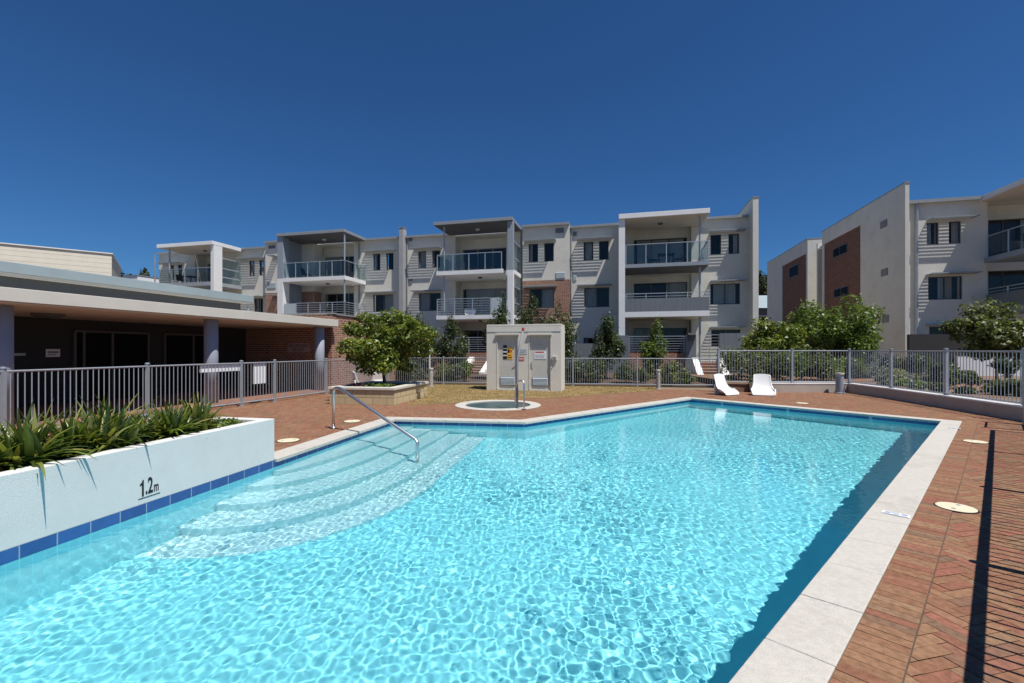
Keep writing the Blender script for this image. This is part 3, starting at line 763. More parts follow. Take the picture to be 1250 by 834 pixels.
# ------------------------------------------------------------ planter with the citrus tree
LP = at(481, 495.3); a12 = R(10.5); lf = Frame((LP.x, LP.y), a12)
pb = thing('block_planter', 'cream limestone block planter with pale capping beside the pool steps', 'planter', (LP.x, LP.y, 0), -a12)
X0 = -1.95; Y1 = 2.5; HB = .42
mb = MB(); mb.box(X0, 0, 0, .2, -.01, HB).box(X0, 0, Y1-.2, Y1, -.01, HB).box(X0, X0+.2, .2, Y1-.2, -.01, HB).box(-.2, 0, .2, Y1-.2, -.01, HB); mb.build('wall', m_block, pb)
mb = MB(); e = .04; mb.box(X0-e, e, -e, .24, HB, HB+.07).box(X0-e, e, Y1-.24, Y1+e, HB, HB+.07).box(X0-e, X0+.24, .24, Y1-.24, HB, HB+.07).box(-.24, e, .24, Y1-.24, HB, HB+.07); mb.build('capping', m_capstone, pb, bevel=.008)
MB().box(X0+.2, -.2, .2, Y1-.2, 0, .40).build('soil', m_soil, pb)
tp = lf.wor(-.92, 1.35, .38)
tr_ = tree('citrus_tree', 'bright green bushy citrus tree with short trunk in the limestone planter', 'tree', tp, 2.36, 2.9, 2.5, .36, leafm['citrus'], 13500, .064, .055, 23, 85, limbs=18, lean=-.2, cs=.55)
for k, (lx, ly, c_) in enumerate([(-1.35, .5, 'purple'), (-.45, .42, 'mid'), (-.9, .55, 'mid')]):
    p = lf.wor(lx, ly, .40); o = foliage([(p.x, p.y, .47, .26, .14, .09)], 260, .05, leafm[c_], None, 'low_plant')
    tag(o, ['purple leaved low plant at the left front of the limestone planter', 'small green low plant at the right front of the limestone planter', 'low green plant in the middle front of the limestone planter'][k], 'plant')

# ------------------------------------------------------------ white moulded lounge seats
def make_seat():
    t = thing('pool_lounger', None, 'lounge seat'); prof = [(-.245, .70, .22), (-.235, .655, .262), (-.205, .53, .272), (-.165, .40, .28), (-.115, .28, .30), (-.05, .175, .335), (.03, .105, .362), (.12, .075, .372), (.20, .075, .365), (.265, .055, .355), (.29, .008, .345)]
    from mathutils import geometry
    # smooth the profile
    P = []
    for i in range(len(prof)-1):
        for k in range(4):
            p0 = prof[max(i-1, 0)]; p1 = prof[i]; p2 = prof[i+1]; p3 = prof[min(i+2, len(prof)-1)]; u = k/4
            P.append(tuple(.5*((2*b)+(-a+c)*u+(2*a-5*b+4*c-d)*u*u+(-a+3*b-3*c+d)*u**3) for a, b, c, d in zip(p0, p1, p2, p3)))
    P.append(prof[-1]); nw = 16; V = []; F = []
    for i, (x, z, wd) in enumerate(P):
        nx, nz = (0, 1)
        j0, j1 = max(i-1, 0), min(i+1, len(P)-1); tx, tz = P[j1][0]-P[j0][0], P[j1][1]-P[j0][1]; l = math.hypot(tx, tz); nx, nz = -tz/l, tx/l
        if nz < 0 and nx < 0: nx, nz = -nx, -nz
        u = i/(len(P)-1); cup = .04+.10*math.exp(-((u-.66)/.17)**2)
        rnd = max(0, 1-u/.09); 
        for j in range(nw+1):
            s = -1+2*j/nw; lift = cup*abs(s)**3.2
            yy = wd*math.sin(s*math.pi/2*.995); drop = .05*rnd*abs(s)**3
            V.append((x+nx*lift, yy, z+nz*lift-drop))
    m_ = nw+1
    for i in range(len(P)-1):
        for j in range(nw): F.append((i*m_+j, i*m_+j+1, (i+1)*m_+j+1, (i+1)*m_+j))
    o = MB().add(V, F).build('shell', m_plastic, t, smooth=True); so = o.modifiers.new('thick', 'SOLIDIFY'); so.thickness = .028; so.offset = -1
    b = o.modifiers.new('bev', 'BEVEL'); b.width = .01; b.segments = 2
    f = MB(); f.prism([(-.21, -.26), (-.15, -.28), (-.15, .28), (-.21, .26)], 0, .36); f.build('foot', m_plastic, t, bevel=.01)
    return t
seat = make_seat(); G = 'white moulded pool seats'
def place_seat(first, loc, rz, lab, tilt=0):
    o = seat if first else copy_tree(seat); o.location = loc; o.rotation_euler = (0, tilt, rz); o['label'] = lab; o['group'] = G; return o
p = at(884, 482); place_seat(True, (p.x, p.y, .004), R(-62), 'white moulded pool seat facing the water, left one of the pair beside the steps')
p = at(931, 482.5); place_seat(False, (p.x, p.y, .004), R(-112), 'white moulded pool seat right of its twin, in front of the low rendered wall')
p = atY(437, 17.6); place_seat(False, (p.x, p.y, .02), R(35), 'white moulded pool seat behind the limestone planter, left of the trunk, dappled by leaf shade')
p = atY(458, 17.3); place_seat(False, (p.x, p.y, .02), R(150), 'white moulded pool seat behind the limestone planter, leaning next to the trunk')

# ------------------------------------------------------------ stainless handrails
hb = at(407, 523.5); he = Vector((-1.56, 7.5)); hr = thing('pool_handrail', 'stainless steel handrail running down over the pool steps', 'handrail', (hb.x, hb.y, 0))
d3 = Vector((he.x-hb.x, he.y-hb.y, 0)); dn = d3.normalized(); pts = [(0, 0, 0), (0, 0, .70)]
for k in range(1, 7):
    a = math.pi/2*k/6; pts.append(tuple(dn*(.10*(1-math.cos(a)))+Vector((0, 0, .70+.10*math.sin(a)))))
pts.append(tuple(dn*.20+Vector((0, 0, .80))))
pts += [tuple(dn*.30+Vector((0, 0, .765))), tuple(d3*.985+Vector((0, 0, .045))), tuple(d3+Vector((0, 0, .0))), tuple(d3+Vector((0, 0, -.05))), tuple(d3+Vector((0, 0, -.98)))]
MB().tube(pts, .029, 14).build('rail', m_steel, hr, smooth=True)
MB().lathe([(.055, .016), (.055, .026), (.03, .035), (.026, .035)], n=20).build('flange', m_steel, hr, smooth=True)
ha = at(636.5, 499.5); ha.y = SPA.y-1.03; hs = thing('spa_handrail', 'bent stainless steel grab rail at the rim of the small spa', 'handrail', (ha.x, ha.y, .02))
sc_ = ha.y/FOC
pts = [(-.09*1, .30, -.55), (-.10, .28, .0), (-.17, .26, .22), (-.15, .22, .40), (-.12, .16, .62), (-.07, .10, .71), (0, .05, .73), (.05, .02, .70), (.065, 0, .62), (.065, 0, .3), (.065, 0, -.02)]
MB().tube(pts, .021, 12).build('rail', m_steel, hs, smooth=True); MB().lathe([(.05, -.002), (.05, .012), (.024, .02)], (.065, 0), 18).build('flange', m_steel, hs)
# tall leaning grey bar with a red tip, in front of the pump house
pa = Vector((ha.x-.11, ha.y+.18, .0)); pol = thing('leaning_bar', 'tall grey bar with red tip leaning at the spa', 'pole', (pa.x, pa.y, .02))
k_ = (ha.y+.3)/FOC
MB().tube([(0, 0, 0), (0, 0, .45), (.0, 0, 1.25), (.15, .05, 2.02)], [.026, .034, .034, .028], 10).build('shaft', m_louvre, pol, smooth=True)
MB().tube([(.15, .05, 2.02), (.162, .053, 2.09)], .034, 10).build('tip', m_red, pol)

# ------------------------------------------------------------ skimmer lids and depth tiles
def lid(px, py, lab, r=.205):
    p = at(px, py, .004); t = thing('skimmer_disc', lab, 'lid', (p.x, p.y, .002), random.uniform(0, 3), 'cream skimmer lids in the pavers')
    MB().lathe([(r+.012, -.004), (r+.012, .006), (r+.002, .006)], n=40).build('ring', m_black, t)
    MB().lathe([(r, .0), (r, .010), (r-.012, .013), (.001, .014)], n=40).build('cover', m_cap_lid, t)
    MB().lathe([(.018, .0132), (.018, .0150), (.001, .0150)], (r*.55, 0), 12).lathe([(.018, .0132), (.018, .0150), (.001, .0150)], (-r*.55, 0), 12).build('lifting_hole', m_louvre, t)
lid(1167, 620, 'cream round skimmer lid in the pavers nearest the camera', .15); lid(1190.5, 539.5, 'cream round skimmer lid in the pavers near the far right pool corner', .15)
lid(352, 538, 'cream round skimmer lid between the white planter and the handrail', .17); lid(430, 514.5, 'cream round skimmer lid just beyond the handrail post', .17); lid(979, 492.5, 'cream round skimmer lid behind the far pool edge', .16)
def marker(px, py, lab, wd=.20, dp=.085):
    p = at(px, py, .018); a = math.atan2(-en2.y, -en2.x); t = thing('coping_tile', lab, 'tile', (p.x, p.y, .0185), math.atan2(en2.y, en2.x), 'white marker tiles on the coping')
    MB().box(-wd/2, wd/2, -dp/2, dp/2, 0, .003).build('tile', m_signwhite, t)
    mb = MB(); z = .0031; mb.box(-wd*.44, wd*.44, -dp*.42, -dp*.34, z, z+.0006).box(-wd*.40, wd*.1, dp*.2, dp*.32, z, z+.0006).box(wd*.2, wd*.40, dp*.05, dp*.32, z, z+.0006)
    mb.box(-wd*.40, -wd*.2, -dp*.12, dp*.02, z, z+.0006).box(-wd*.1, wd*.12, -dp*.2, -dp*.1, z, z+.0006).build('marking', m_navy, t)
marker(1093.5, 628, 'white marker tile with blue print on the near right coping'); marker(1164, 523, 'white marker tile with blue print on the coping near the far right corner')

# ------------------------------------------------------------ main apartment building
B = Frame((8.73, 25.5), GA); FD = 2.6
ab = thing('apartment_building', 'long three storey cream and brick apartment building with four balcony bays behind the pool', 'building', B.o, -GA)
def rc(px0, px1, py0, py1, d=FD):
    x0, z1 = B.f(px0, py0, d); x1, z1b = B.f(px1, py0, d); _, z0 = B.f((px0+px1)/2, py1, d); _, z1 = B.f((px0+px1)/2, py0, d)
    return [x0, x1, z0, z1]
X = B.x
F1, F2, F0 = 3.70, 6.50, .80
ROOF = 9.40
# window rectangles by bay, read from the photograph then snapped to common sill and head heights
W2 = (7.25, 8.45); W1 = (4.25, 5.50); W0 = (1.75, 2.75)
def wr(p0, p1, zz, d=FD): return (X(p0, d), X(p1, d), zz[0], zz[1])
bays = {
 'gap':  dict(px=(194, 238), d=FD, top=ROOF, win=[(208, 212.5, W2, 1), (217, 222.5, W2, 1)]),
 'a':    dict(px=(268, 324), d=FD, top=ROOF-.05, win=[(304, 310.8, W2, 1), (316.5, 322.5, W2, 1), (310, 321, W1, 2)]),
 'a2':   dict(px=(324, 384), d=FD-.3, top=ROOF+.25, win=[]),
 'b':    dict(px=(432, 490), d=FD, top=ROOF+.05, win=[(455.4, 464.2, W2, 1), (471.3, 480.3, W2, 1), (455.2, 480.2, W1, 2)]),
 'c':    dict(px=(490, 556), d=FD, top=ROOF+.05, win=[(510.3, 520.2, W2, 1), (527.4, 537.2, W2, 1), (511, 538, W1, 2)]),
 'd0':   dict(px=(618, 638), d=FD, top=ROOF, win=[]),
 'd':    dict(px=(638, 695), d=FD-.3, top=ROOF+.18, win=[(645.2, 656.8, W2, 1), (664.2, 676, W2, 1), (646.3, 676.5, W1, 2)]),
 'e':    dict(px=(695, 771), d=FD, top=ROOF, win=[(712.3, 724.2, W2, 1), (731.2, 743, W2, 1), (713, 743.7, W1, 2), (712.3, 727, (1.75, 2.3), 1)]),
 'f':    dict(px=(844, 919), d=FD, top=ROOF, win=[(867.2, 880.3, W2, 1), (889.2, 902.5, W2, 1), (867, 903.5, W1, 2), (868.3, 904, W0, 2)]),
}
wall = MB(); brickw = MB(); gut = MB()
cidx = 0
for key, v in bays.items():
    d = v['d']; xa, xb = X(v['px'][0], d), X(v['px'][1], d)
    if key == 'd': xb = X(695, d)
    ops = [wr(a, b_, zz, d) for a, b_, zz, n_ in v['win']]
    if key in ('d', 'a2'):
        zb = 6.05 if key == 'd' else 5.85
        wall_open(wall, xa, xb, zb, v['top'], d, d+.25, ops); brickw = MB(); wall_open(brickw, xa, xb, 0, zb, d, d+.25, ops)
        wall.box(xa, xa+.05, d+.25, FD+.5, zb, v['top']).box(xb-.05, xb, d+.25, FD+.5, zb, v['top']); brickw.box(xa, xa+.05, d+.25, FD+.5, 0, zb).box(xb-.05, xb, d+.25, FD+.5, 0, zb); brickw.build('brick_wall', m_brick, ab)
    else: wall_open(wall, xa, xb, 0, v['top'], d, d+.25, ops)
    gut.box(xa-.02, xb+.02, d-.16, d+9, v['top']+.002, v['top']+.06).box(xa-.02, xb+.02, d-.20, d-.162, v['top']-.05, v['top']+.10)
    for (a, b_, zz, n_), o in zip(v['win'], ops):
        cidx += 1
        cur = [(.0, .35), None, (.5, 1), (.1, .9), None, (0, .5)][cidx % 6]
        window(ab, o[0], o[1], o[2], o[3], d, n_, cur)
# recesses behind the balconies
RD = 3.6
recess = [(238, 268, 'far'), (384, 432, 'one'), (556, 618, 'two'), (771, 844, 'three')]
rw_ = MB()
for a, b_, k in recess:
    xa, xb = X(a, FD), X(b_, FD)
    rw_ = MB(); rw_.box(xa-.2, xb+.2, FD+.003, RD+.3, ROOF-.12, ROOF-.003)
    rw_.box(xa-.2, xa, FD+.25, RD+.2, 0, ROOF-.121).box(xb, xb+.2, FD+.25, RD+.2, 0, ROOF-.121)
    ops = []
    for z in (F0, F1, F2):
        ops.append((xa+.16, xb-.12, z+.04, z+2.12))
    wall_open(rw_, xa, xb, 0, ROOF-.121, RD, RD+.2, ops)
    for i, o in enumerate(ops):
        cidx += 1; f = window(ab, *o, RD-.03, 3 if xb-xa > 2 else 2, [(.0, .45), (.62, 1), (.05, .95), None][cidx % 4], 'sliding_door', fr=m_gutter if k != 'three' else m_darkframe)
        if i: rw_.box(xa-.0, xb, FD+.05, RD, o[2]-.30, o[2]-.04)
    rw_.build('balcony_wall', m_cream, ab)
wall.box(X(194, FD), X(194, FD)+.25, FD+.25, 12, 0, ROOF).box(X(194, FD), X(919, FD), 12, 12.2, 0, ROOF); gut.box(X(197, FD), X(918, FD), FD+.26, 12.1, ROOF+.004, ROOF+.05) if False else None
# blade walls
xb0 = X(487, FD-.5); xb1 = X(492, FD-.5)
MB().box(xb0, xb1, FD-.5, FD-.001, 0, 10.05).build('blade_wall', m_grey, ab)
xe0 = X(919, FD-1.0); xe1 = X(926, FD-1.0)
wall.box(xe0, xe1, FD-1.0, 12.3, 0, 10.22)
wl = wall.build('wall', m_cream, ab)
gut.box(xb0-.03, xb1+.03, FD-.53, FD, 10.05, 10.09).box(xe0-.03, xe1+.03, FD-1.03, 12.3, 10.22, 10.26)
gut.build('roof', m_gutter, ab)
# slatted sun hoods over the windows: light falls through in stripes
def hood(x0, x1, z, d, proj=.57, par=None, n_=10):
    mb = MB(); p0, p1 = d-.07, d-proj+.045; st = (p0-p1)/n_
    mb.box(x0, x1, d-.07, d-.002, z, z+.03).box(x0, x1, d-proj, d-proj+.045, z-.01, z+.05)
    for k in range(n_): y = p0-(k+.5)*st; mb.box(x0+.03, x1-.03, y-st*.30, y+st*.30, z+.008, z+.014)
    mb.box(x0, x0+.03, p1, p0, z, z+.035).box(x1-.03, x1, p1, p0, z, z+.035)
    m3 = (x0+x1)/2; 
    return mb.build('sun_hood', m_gutter, par or ab)
def panel(key, sx0, sx1, hx0, hx1, floors, mats=None):
    d = bays[key]['d']
    for fl in floors:
        zhi = (2.86, 5.60, 8.56)[fl]
        hood(X(hx0, d), X(hx1, d), zhi, d)
panel('gap', 200, 224, 199, 226, [2]); panel('a', 296, 322.8, 294, 323.3, [1, 2]); panel('b', 443, 480.5, 446, 483, [1, 2])
panel('c', 498, 538, 505, 540, [1, 2]); panel('d', 639, 676.5, 640, 679, [2]); panel('e', 699, 743.8, 705, 747, [1, 2])
panel('f', 861, 903.8, 866, 909, [0, 1, 2])
hood(X(640, FD-.3), X(680, FD-.3), 5.60, FD-.3)
hood(X(333, FD-.3), X(341, FD-.3), 8.56, FD-.3); hood(X(333, FD-.3), X(341, FD-.3), 5.60, FD-.3)
# wall vents and air units
def vent(px0, px1, py0, py1, d=FD, m=m_louvre):
    x0, x1, z0, z1 = rc(px0, px1, py0, py1, d); mb = MB(); mb.box(x0, x1, d-.03, d, z0, z1)
    n_ = 6
    for i in range(n_): z = z0+(z1-z0)*(i+.3)/n_; mb.add([(x0+.02,d-.05,z),(x1-.02,d-.05,z),(x1-.02,d-.03,z+(z1-z0)/n_*.6),(x0+.02,d-.03,z+(z1-z0)/n_*.6)], [(0,1,2,3)])
    mb.build('vent', m, ab)
vent(678, 688.3, 278.5, 284.5, FD-.3); vent(678.3, 690, 332.5, 339.5, FD-.3, m_frost); vent(328, 336, 299.8, 303.5, FD-.3); vent(326, 337, 345, 352, FD-.3, m_frost)
vent(699.5, 704, 283, 288); vent(699.5, 704, 336.5, 342.5, m=m_frost); vent(499, 503.5, 290, 294.5); vent(499, 503.5, 341, 346.5)
# downpipes
for px, d in ((497.5, FD), (697.2, FD), (917, FD), (438.5, FD), (636.2, FD), (190, FD)):
    MB().tube([(X(px, d), d-.06, .2), (X(px, d), d-.06, ROOF-.05)], .05, 8).build('downpipe', m_gutter if px != 917 else m_darkframe, ab)

def slab(bal, x0, x1, d0, d1, z, m, th=.28):
    return MB().box(x0, x1, d0, d1, z-th, z).build('slab', m, bal)
def balcony(name_z):
    pass
# --- far left bay
x0, x1 = X(193, 0), X(261, 0); x1o = x1
b0 = MB().box(x0, x1, -.12, 2.55, 9.16, 9.42).build('balcony', m_white, ab, bevel=.01)
MB().box(x0+.05, x1-.05, -.06, 2.5, 9.142, 9.158).build('soffit', m_soffit, b0)
MB().box(x1-.28, x1, .0, .72, 0, 9.14).build('pier', m_white, b0)
slab(b0, x0, x1-.285, .0, 2.55, F2, m_alu); slab(b0, x0, x1-.285, .0, 2.55, F1, m_alu); MB().box(x1-.28, x1-.02, .725, 2.55, F2-.28, F2-.02).build('side_slab', m_alu, b0)
MB().tube([(X(207, .2), .2, F2), (X(207, .2), .2, 9.14)], .06, 10).build('post', m_fence, b0)
rail_bars(b0, (x0+.05, .06), (x1-.3, .06), F2, 1.02, 0, 1.25, m_bglass)
mb = MB()
for z in (6.9, 7.55, 8.3): mb.box(x1-.16, x1-.10, .72, 2.5, z, z+.07)
mb.build('side_frame', m_alu, b0)
for za, zb in ((6.56, 6.88), (6.99, 7.53), (7.64, 8.28)): MB().box(x1-.14, x1-.12, .74, 2.5, za, zb).build('glass_panel', m_bglass, b0)
# --- second bay
x0, x1 = X(338.5, 0), X(421, 0)
b1 = MB().box(x0, x1, -.10, 2.55, 9.40, 9.60).build('balcony', m_gutter, ab, bevel=.01)
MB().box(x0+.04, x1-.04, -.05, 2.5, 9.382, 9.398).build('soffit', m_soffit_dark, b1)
xp = X(345.3, 0)
MB().box(x0, xp, .0, .62, F2-.02, 9.38).build('pier', m_greyblue, b1); MB().box(x0, xp, .0, .62, 0, F2-.022).build('lower_pier', m_white, b1)
MB().box(x0+.02, x0+.14, .62, 2.55, 0, 9.38).build('side_screen', m_greyblue, b1)
for z in (F2, F1): slab(b1, xp+.003, x1, .0, 2.55, z, m_white, .26)
MB().tube([(x1-.12, .14, F1), (x1-.12, .14, F2-.27)], .055, 10).tube([(x1-.12, .14, F2), (x1-.12, .14, 9.38)], .055, 10).build('post', m_fence, b1)
for z, g_ in ((F2, m_bglass), (F1, None)):
    k = 0 if g_ else 6
    rail_bars(b1, (xp+.04 + (0 if g_ else 1.0), .05), (x1-.05, .05), z, 1.02, k, 1.05, g_); rail_bars(b1, (x1-.05, .05), (x1-.05, 2.5), z, 1.02, k, 1.2, g_)
MB().box(xp+.06, xp+1.0, .04, .07, F1+.06, F1+1.03).build('frosted_panel', m_frost, b1)
# --- third bay
x0, x1 = X(532.5, 0), X(626, 0); xp = X(619.5, 0)
b2 = MB().box(x0-.15, x1, -.12, 2.55, 9.40, 9.60).build('balcony', m_gutter, ab, bevel=.01)
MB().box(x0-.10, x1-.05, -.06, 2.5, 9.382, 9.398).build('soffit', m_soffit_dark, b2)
MB().box(xp, x1, .0, .36, F2-.1, 9.38).build('pier', m_greyblue, b2); MB().box(xp, x1, .0, .36, 0, F2-.102).build('lower_pier', m_white, b2)
for z in (F2, F1):
    slab(b2, x0, X(613.5, 0), .0, 2.55, z, m_white, .25); MB().box(x1-.20, x1-.01, .365, 2.5, z-.25, z-.01).build('side_beam', m_white, b2)
mb = MB()
for za in (F2, F1):
    for z in (za+.75, za+1.75): mb.box(x1-.12, x1-.06, .36, 2.5, z, z+.06)
mb.build('side_frame', m_greyblue, b2)
for za in (F2, F1):
    for z0, z1 in ((za+.02, za+.73), (za+.83, za+1.73)): MB().box(x1-.10, x1-.08, .37, 2.45, z0, z1).build('glass_panel', m_bglass, b2)
MB().tube([(x0+.42, .3, F2), (x0+.42, .3, 9.38)], .055, 10).tube([(x0+.42, .3, F1), (x0+.42, .3, F2-.26)], .055, 10).build('post', m_fence, b2)
xr = X(613, 0)
rail_bars(b2, (x0+.05, .05), (xr-.05, .05), F2, 1.02, 0, 1.05, m_bglass); rail_bars(b2, (x0+.05, 2.4), (x0+.05, .1), F2, 1.02, 0, 1.2, m_bglass)
rail_bars(b2, (x0+.05, .05), (X(598.5, 0), .05), F1, 1.02, 6, 1.05); rail_bars(b2, (x0+.05, 2.4), (x0+.05, .1), F1, 1.02, 6, 1.2)
MB().box(X(599.2, 0), xr-.03, .03, .06, F1+.04, F1+1.04).build('frosted_panel', m_frost, b2)
# --- fourth bay
x0, x1 = X(755.3, 0), X(866.3, 0); xp = X(763, 0)
b3 = MB().box(x0, x1, -.12, 2.55, 9.03, 9.30).build('balcony', m_white, ab, bevel=.01)
MB().box(x0+.05, x1-.05, -.06, 2.5, 9.012, 9.028).build('soffit', m_soffit, b3)
MB().box(x0, xp, .0, .55, 0, 9.01).build('pier', m_white, b3); MB().box(x0+.02, x0+.2, .55, 2.55, 0, 9.01).build('side_screen', m_cream, b3)
slab(b3, xp+.003, x1, .0, 2.55, 6.42, m_greyblue, .2); slab(b3, xp+.003, x1, .0, 2.55, F1, m_white, .30)
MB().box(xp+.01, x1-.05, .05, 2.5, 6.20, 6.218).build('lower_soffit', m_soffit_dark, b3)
MB().box(xp+.01, x1-.05, .05, 2.5, F1-.32, F1-.302).build('ground_soffit', m_soffit, b3)
px_ = X(854.3, .4)
mb = MB()
for za, zb in ((6.42, 9.01), (F1, 6.2), (F0, F1-.32)): mb.tube([(px_, .4, za), (px_, .4, zb)], .058, 10)
mb.build('post', m_fence, b3)
rail_bars(b3, (xp+.05, .05), (x1-.05, .05), 6.42, 1.10, 0, 1.1, m_bglass); rail_bars(b3, (x1-.05, .1), (x1-.05, 2.4), 6.42, 1.10, 0, 1.2, m_bglass)
MB().box(xp+.02, x1-.02, .0, .07, F1+.002, F1+.75).box(x1-.09, x1-.02, .07, 2.4, F1+.002, F1+.75).build('parapet', m_bluegrey_panel, b3)
rail_bars(b3, (xp+.05, .035), (x1-.05, .035), F1+.75, .26, 1, 1.1)
# ceiling lamps under the balcony roofs
def lamp(par, px, z, d=1.3):
    MB().lathe([(.14, z), (.14, z-.05), (.10, z-.09), (.001, z-.09)], (X(px, d), d), 16).build('ceiling_lamp', m_frost if z > 9.3 else m_soffit_dark, par)
lamp(b0, 250, 9.14); lamp(b1, 396, 9.38); lamp(b1, 400, F2-.262); lamp(b2, 583, 9.38); lamp(b2, 586, F2-.252); lamp(b3, 806, 9.01); lamp(b3, 806, 6.2); lamp(b3, 806, F1-.322); lamp(b2, 586, F1-.252)
# ground floor terraces
MB().box(X(766, 0), X(836, 0), -.05, .15, 0, 1.36).build('terrace_wall', m_brick, ab); MB().box(X(520, 0), X(600, 0), -.05, .15, 0, 1.36).build('terrace_wall', m_brick, ab)
rail_bars(ab, (X(768, 0), .0), (X(835, 0), .0), 1.36, .92, 6, 1.6); rail_bars(ab, (X(523, 0), .0), (X(598, 0), .0), 1.36, .92, 6, 1.6)
for xa, xb, y0, y1, zt in ((X(740, -.3), X(768, -.3), -.3, -.1, 2.35), (X(837, -.3), X(850, -.3), -.3, 2.2, 2.35), (X(879, -.6), X(922, -.6), -.6, -.4, 2.42), (X(440, -.3), X(519, -.3), -.3, -.1, 1.2), (X(640, -.3), X(740, -.3), -.3, -.1, 1.9), (X(280, -.3), X(440, -.3), -.3, -.1, 1.6)):
    MB().box(xa, xb, y0, y1, 0, zt).build('courtyard_wall', m_bluegrey_panel, ab)
rail_bars(ab, (X(866, .3), .3), (X(878, .3), .3), .9, 1.45, 8, 2)
MB().box(X(851, -.25), X(866, -.25), .1, 2.5, 0, .9).box(X(866, -.25), X(925, -.25), .1, 2.5, 0, .9).build('terrace_floor', m_mount, ab)
mbx = MB(); xm = X(845, -.55); mbx.box(xm-.16, xm+.16, -.62, -.32, 2.02, 2.34).add([(xm-.2,-.72,2.34),(xm+.2,-.72,2.34),(xm+.2,-.30,2.46),(xm-.2,-.30,2.46)], [(0,1,2,3),(3,2,1,0)]).build('letter_box', m_soffit_dark, ab)

# entry stairs: brick steps between sloping white cheek walls
m_tread = M('worn_brick_tread', (.46, .30, .22), .85, .15, 8)
def stair(px0, px1, d, n_, label, hgt=.85):
    xa, xb = X(px0, d), X(px1, d); p = B.wor((xa+xb)/2, d); t = thing('entry_stairs', label, 'stairs', p, -GA); wd = (xb-xa)/2
    for k in range(n_):
        mb = MB(); mb.box(-wd, wd, -.30*(n_-k)+.012, 0 if k == n_-1 else -.30*(n_-k-1)+.012, 0, hgt*(k+1)/n_-.035); st_ = mb.build('step', m_brick, t); MB().box(-wd, wd, -.30*(n_-k)-.01, -.30*(n_-k-1), hgt*(k+1)/n_-.034, hgt*(k+1)/n_).build('tread', m_tread, st_)
    for s in (-1, 1):
        x = s*(wd+.16); mb = MB(); L = .30*n_+.15
        pr = [(-L, 0), (.1, 0), (.1, hgt+.25), (-.05, hgt+.25), (-L, .28)]
        v = [(x-.15*1, y, z) for y, z in pr]+[(x+.15, y, z) for y, z in pr]; m5 = len(pr)
        mb.add(v, [tuple(range(m5)), tuple(range(2*m5-1, m5-1, -1))]+[(i, i+m5, (i+1) % m5+m5, (i+1) % m5) for i in range(m5)]); mb.build('cheek_wall', m_white, t)
stair(852, 874, -.6, 6, 'brick entry stairs with white sloping cheeks right of the fourth balcony bay'); stair(579, 597, -.7, 6, 'brick entry stairs with white cheek half hidden by the pump house')

# furniture on the balconies
def chair(loc, rz, lab, g_='dark outdoor chairs on the balconies'):
    t = thing('outdoor_chair', lab, 'chair', loc, rz, g_)
    MB().box(-.24, .24, -.24, .24, .40, .44).build('seat', m_black, t, bevel=.01)
    MB().add([(-.24,.22,.44),(.24,.22,.44),(.24,.27,.44),(-.24,.27,.44),(-.24,.34,.90),(.24,.34,.90),(.24,.37,.90),(-.24,.37,.90)], [(0,3,2,1),(4,5,6,7),(0,1,5,4),(1,2,6,5),(2,3,7,6),(3,0,4,7)]).build('backrest', m_black, t)
    for sx in (-1, 1):
        for sy in (-1, 1): MB().tube([(sx*.21, sy*.21, .40), (sx*.23, sy*.23, 0)], .014, 6).build('leg', m_black, t)
    return t
def tableo(loc, rz, lab):
    t = thing('outdoor_table', lab, 'table', loc, rz); MB().box(-.45, .45, -.38, .38, .68, .72).build('tabletop', m_black, t)
    for sx in (-1, 1):
        for sy in (-1, 1): MB().tube([(sx*.40, sy*.33, .68), (sx*.40, sy*.33, 0)], .018, 6).build('leg', m_black, t)
def bal(px, d, z): q = B.wor(X(px, d), d, z); return q
chair(bal(797, 1.3, 6.42), 1.2, 'dark chair on the top right balcony, left of the small table'); tableo(bal(813, 1.3, 6.42), -GA, 'small dark table on the top balcony of the right-hand bay'); chair(bal(829, 1.3, 6.42), -1.6, 'dark chair on the top right balcony, right of the small table')
chair(bal(375, 1.4, F2), 1.5, 'dark chair behind the glass of the top balcony with the grey roof'); chair(bal(222, 1.4, F2), 1.2, 'dark chair on the far left top balcony'); tableo(bal(233, 1.5, F2), -GA, 'dark table on the far left top balcony')
place_seat(False, bal(574, .9, F1+.12), R(90), 'white moulded seat tipped on its back on the lower balcony of the middle bay', -1.35)

# ------------------------------------------------------------ right-hand apartment building
rb = thing('apartment_building', 'cream apartment building at the right edge with brick panel in its blank side wall', 'building', B.o, -GA)
xs0 = X(1105, FD-.55); xs1 = X(1110, FD-.55); yB = FD-.55
yE, _ = B.side(1003.5, 427, xs0)
px_a, px_b = 1003.5, 1050.3
ya, zt = B.side(1050.3, 278, xs0); yb = yE
def yz(px, py): return B.side(px, py, xs0)
wmb = MB()
y1_, zb1 = yz(1050.3, 277.8); y2_, zb2 = yz(1004.5, 296.5); zpan = (zb1+zb2)/2
wmb.box(xs0, xs0+.2, yB+.3, y1_, 0, 10.55).box(xs0, xs0+.2, y1_, yE, zpan, 10.55).box(xs0, xs1, yB, yB+.3, 0, 10.55)
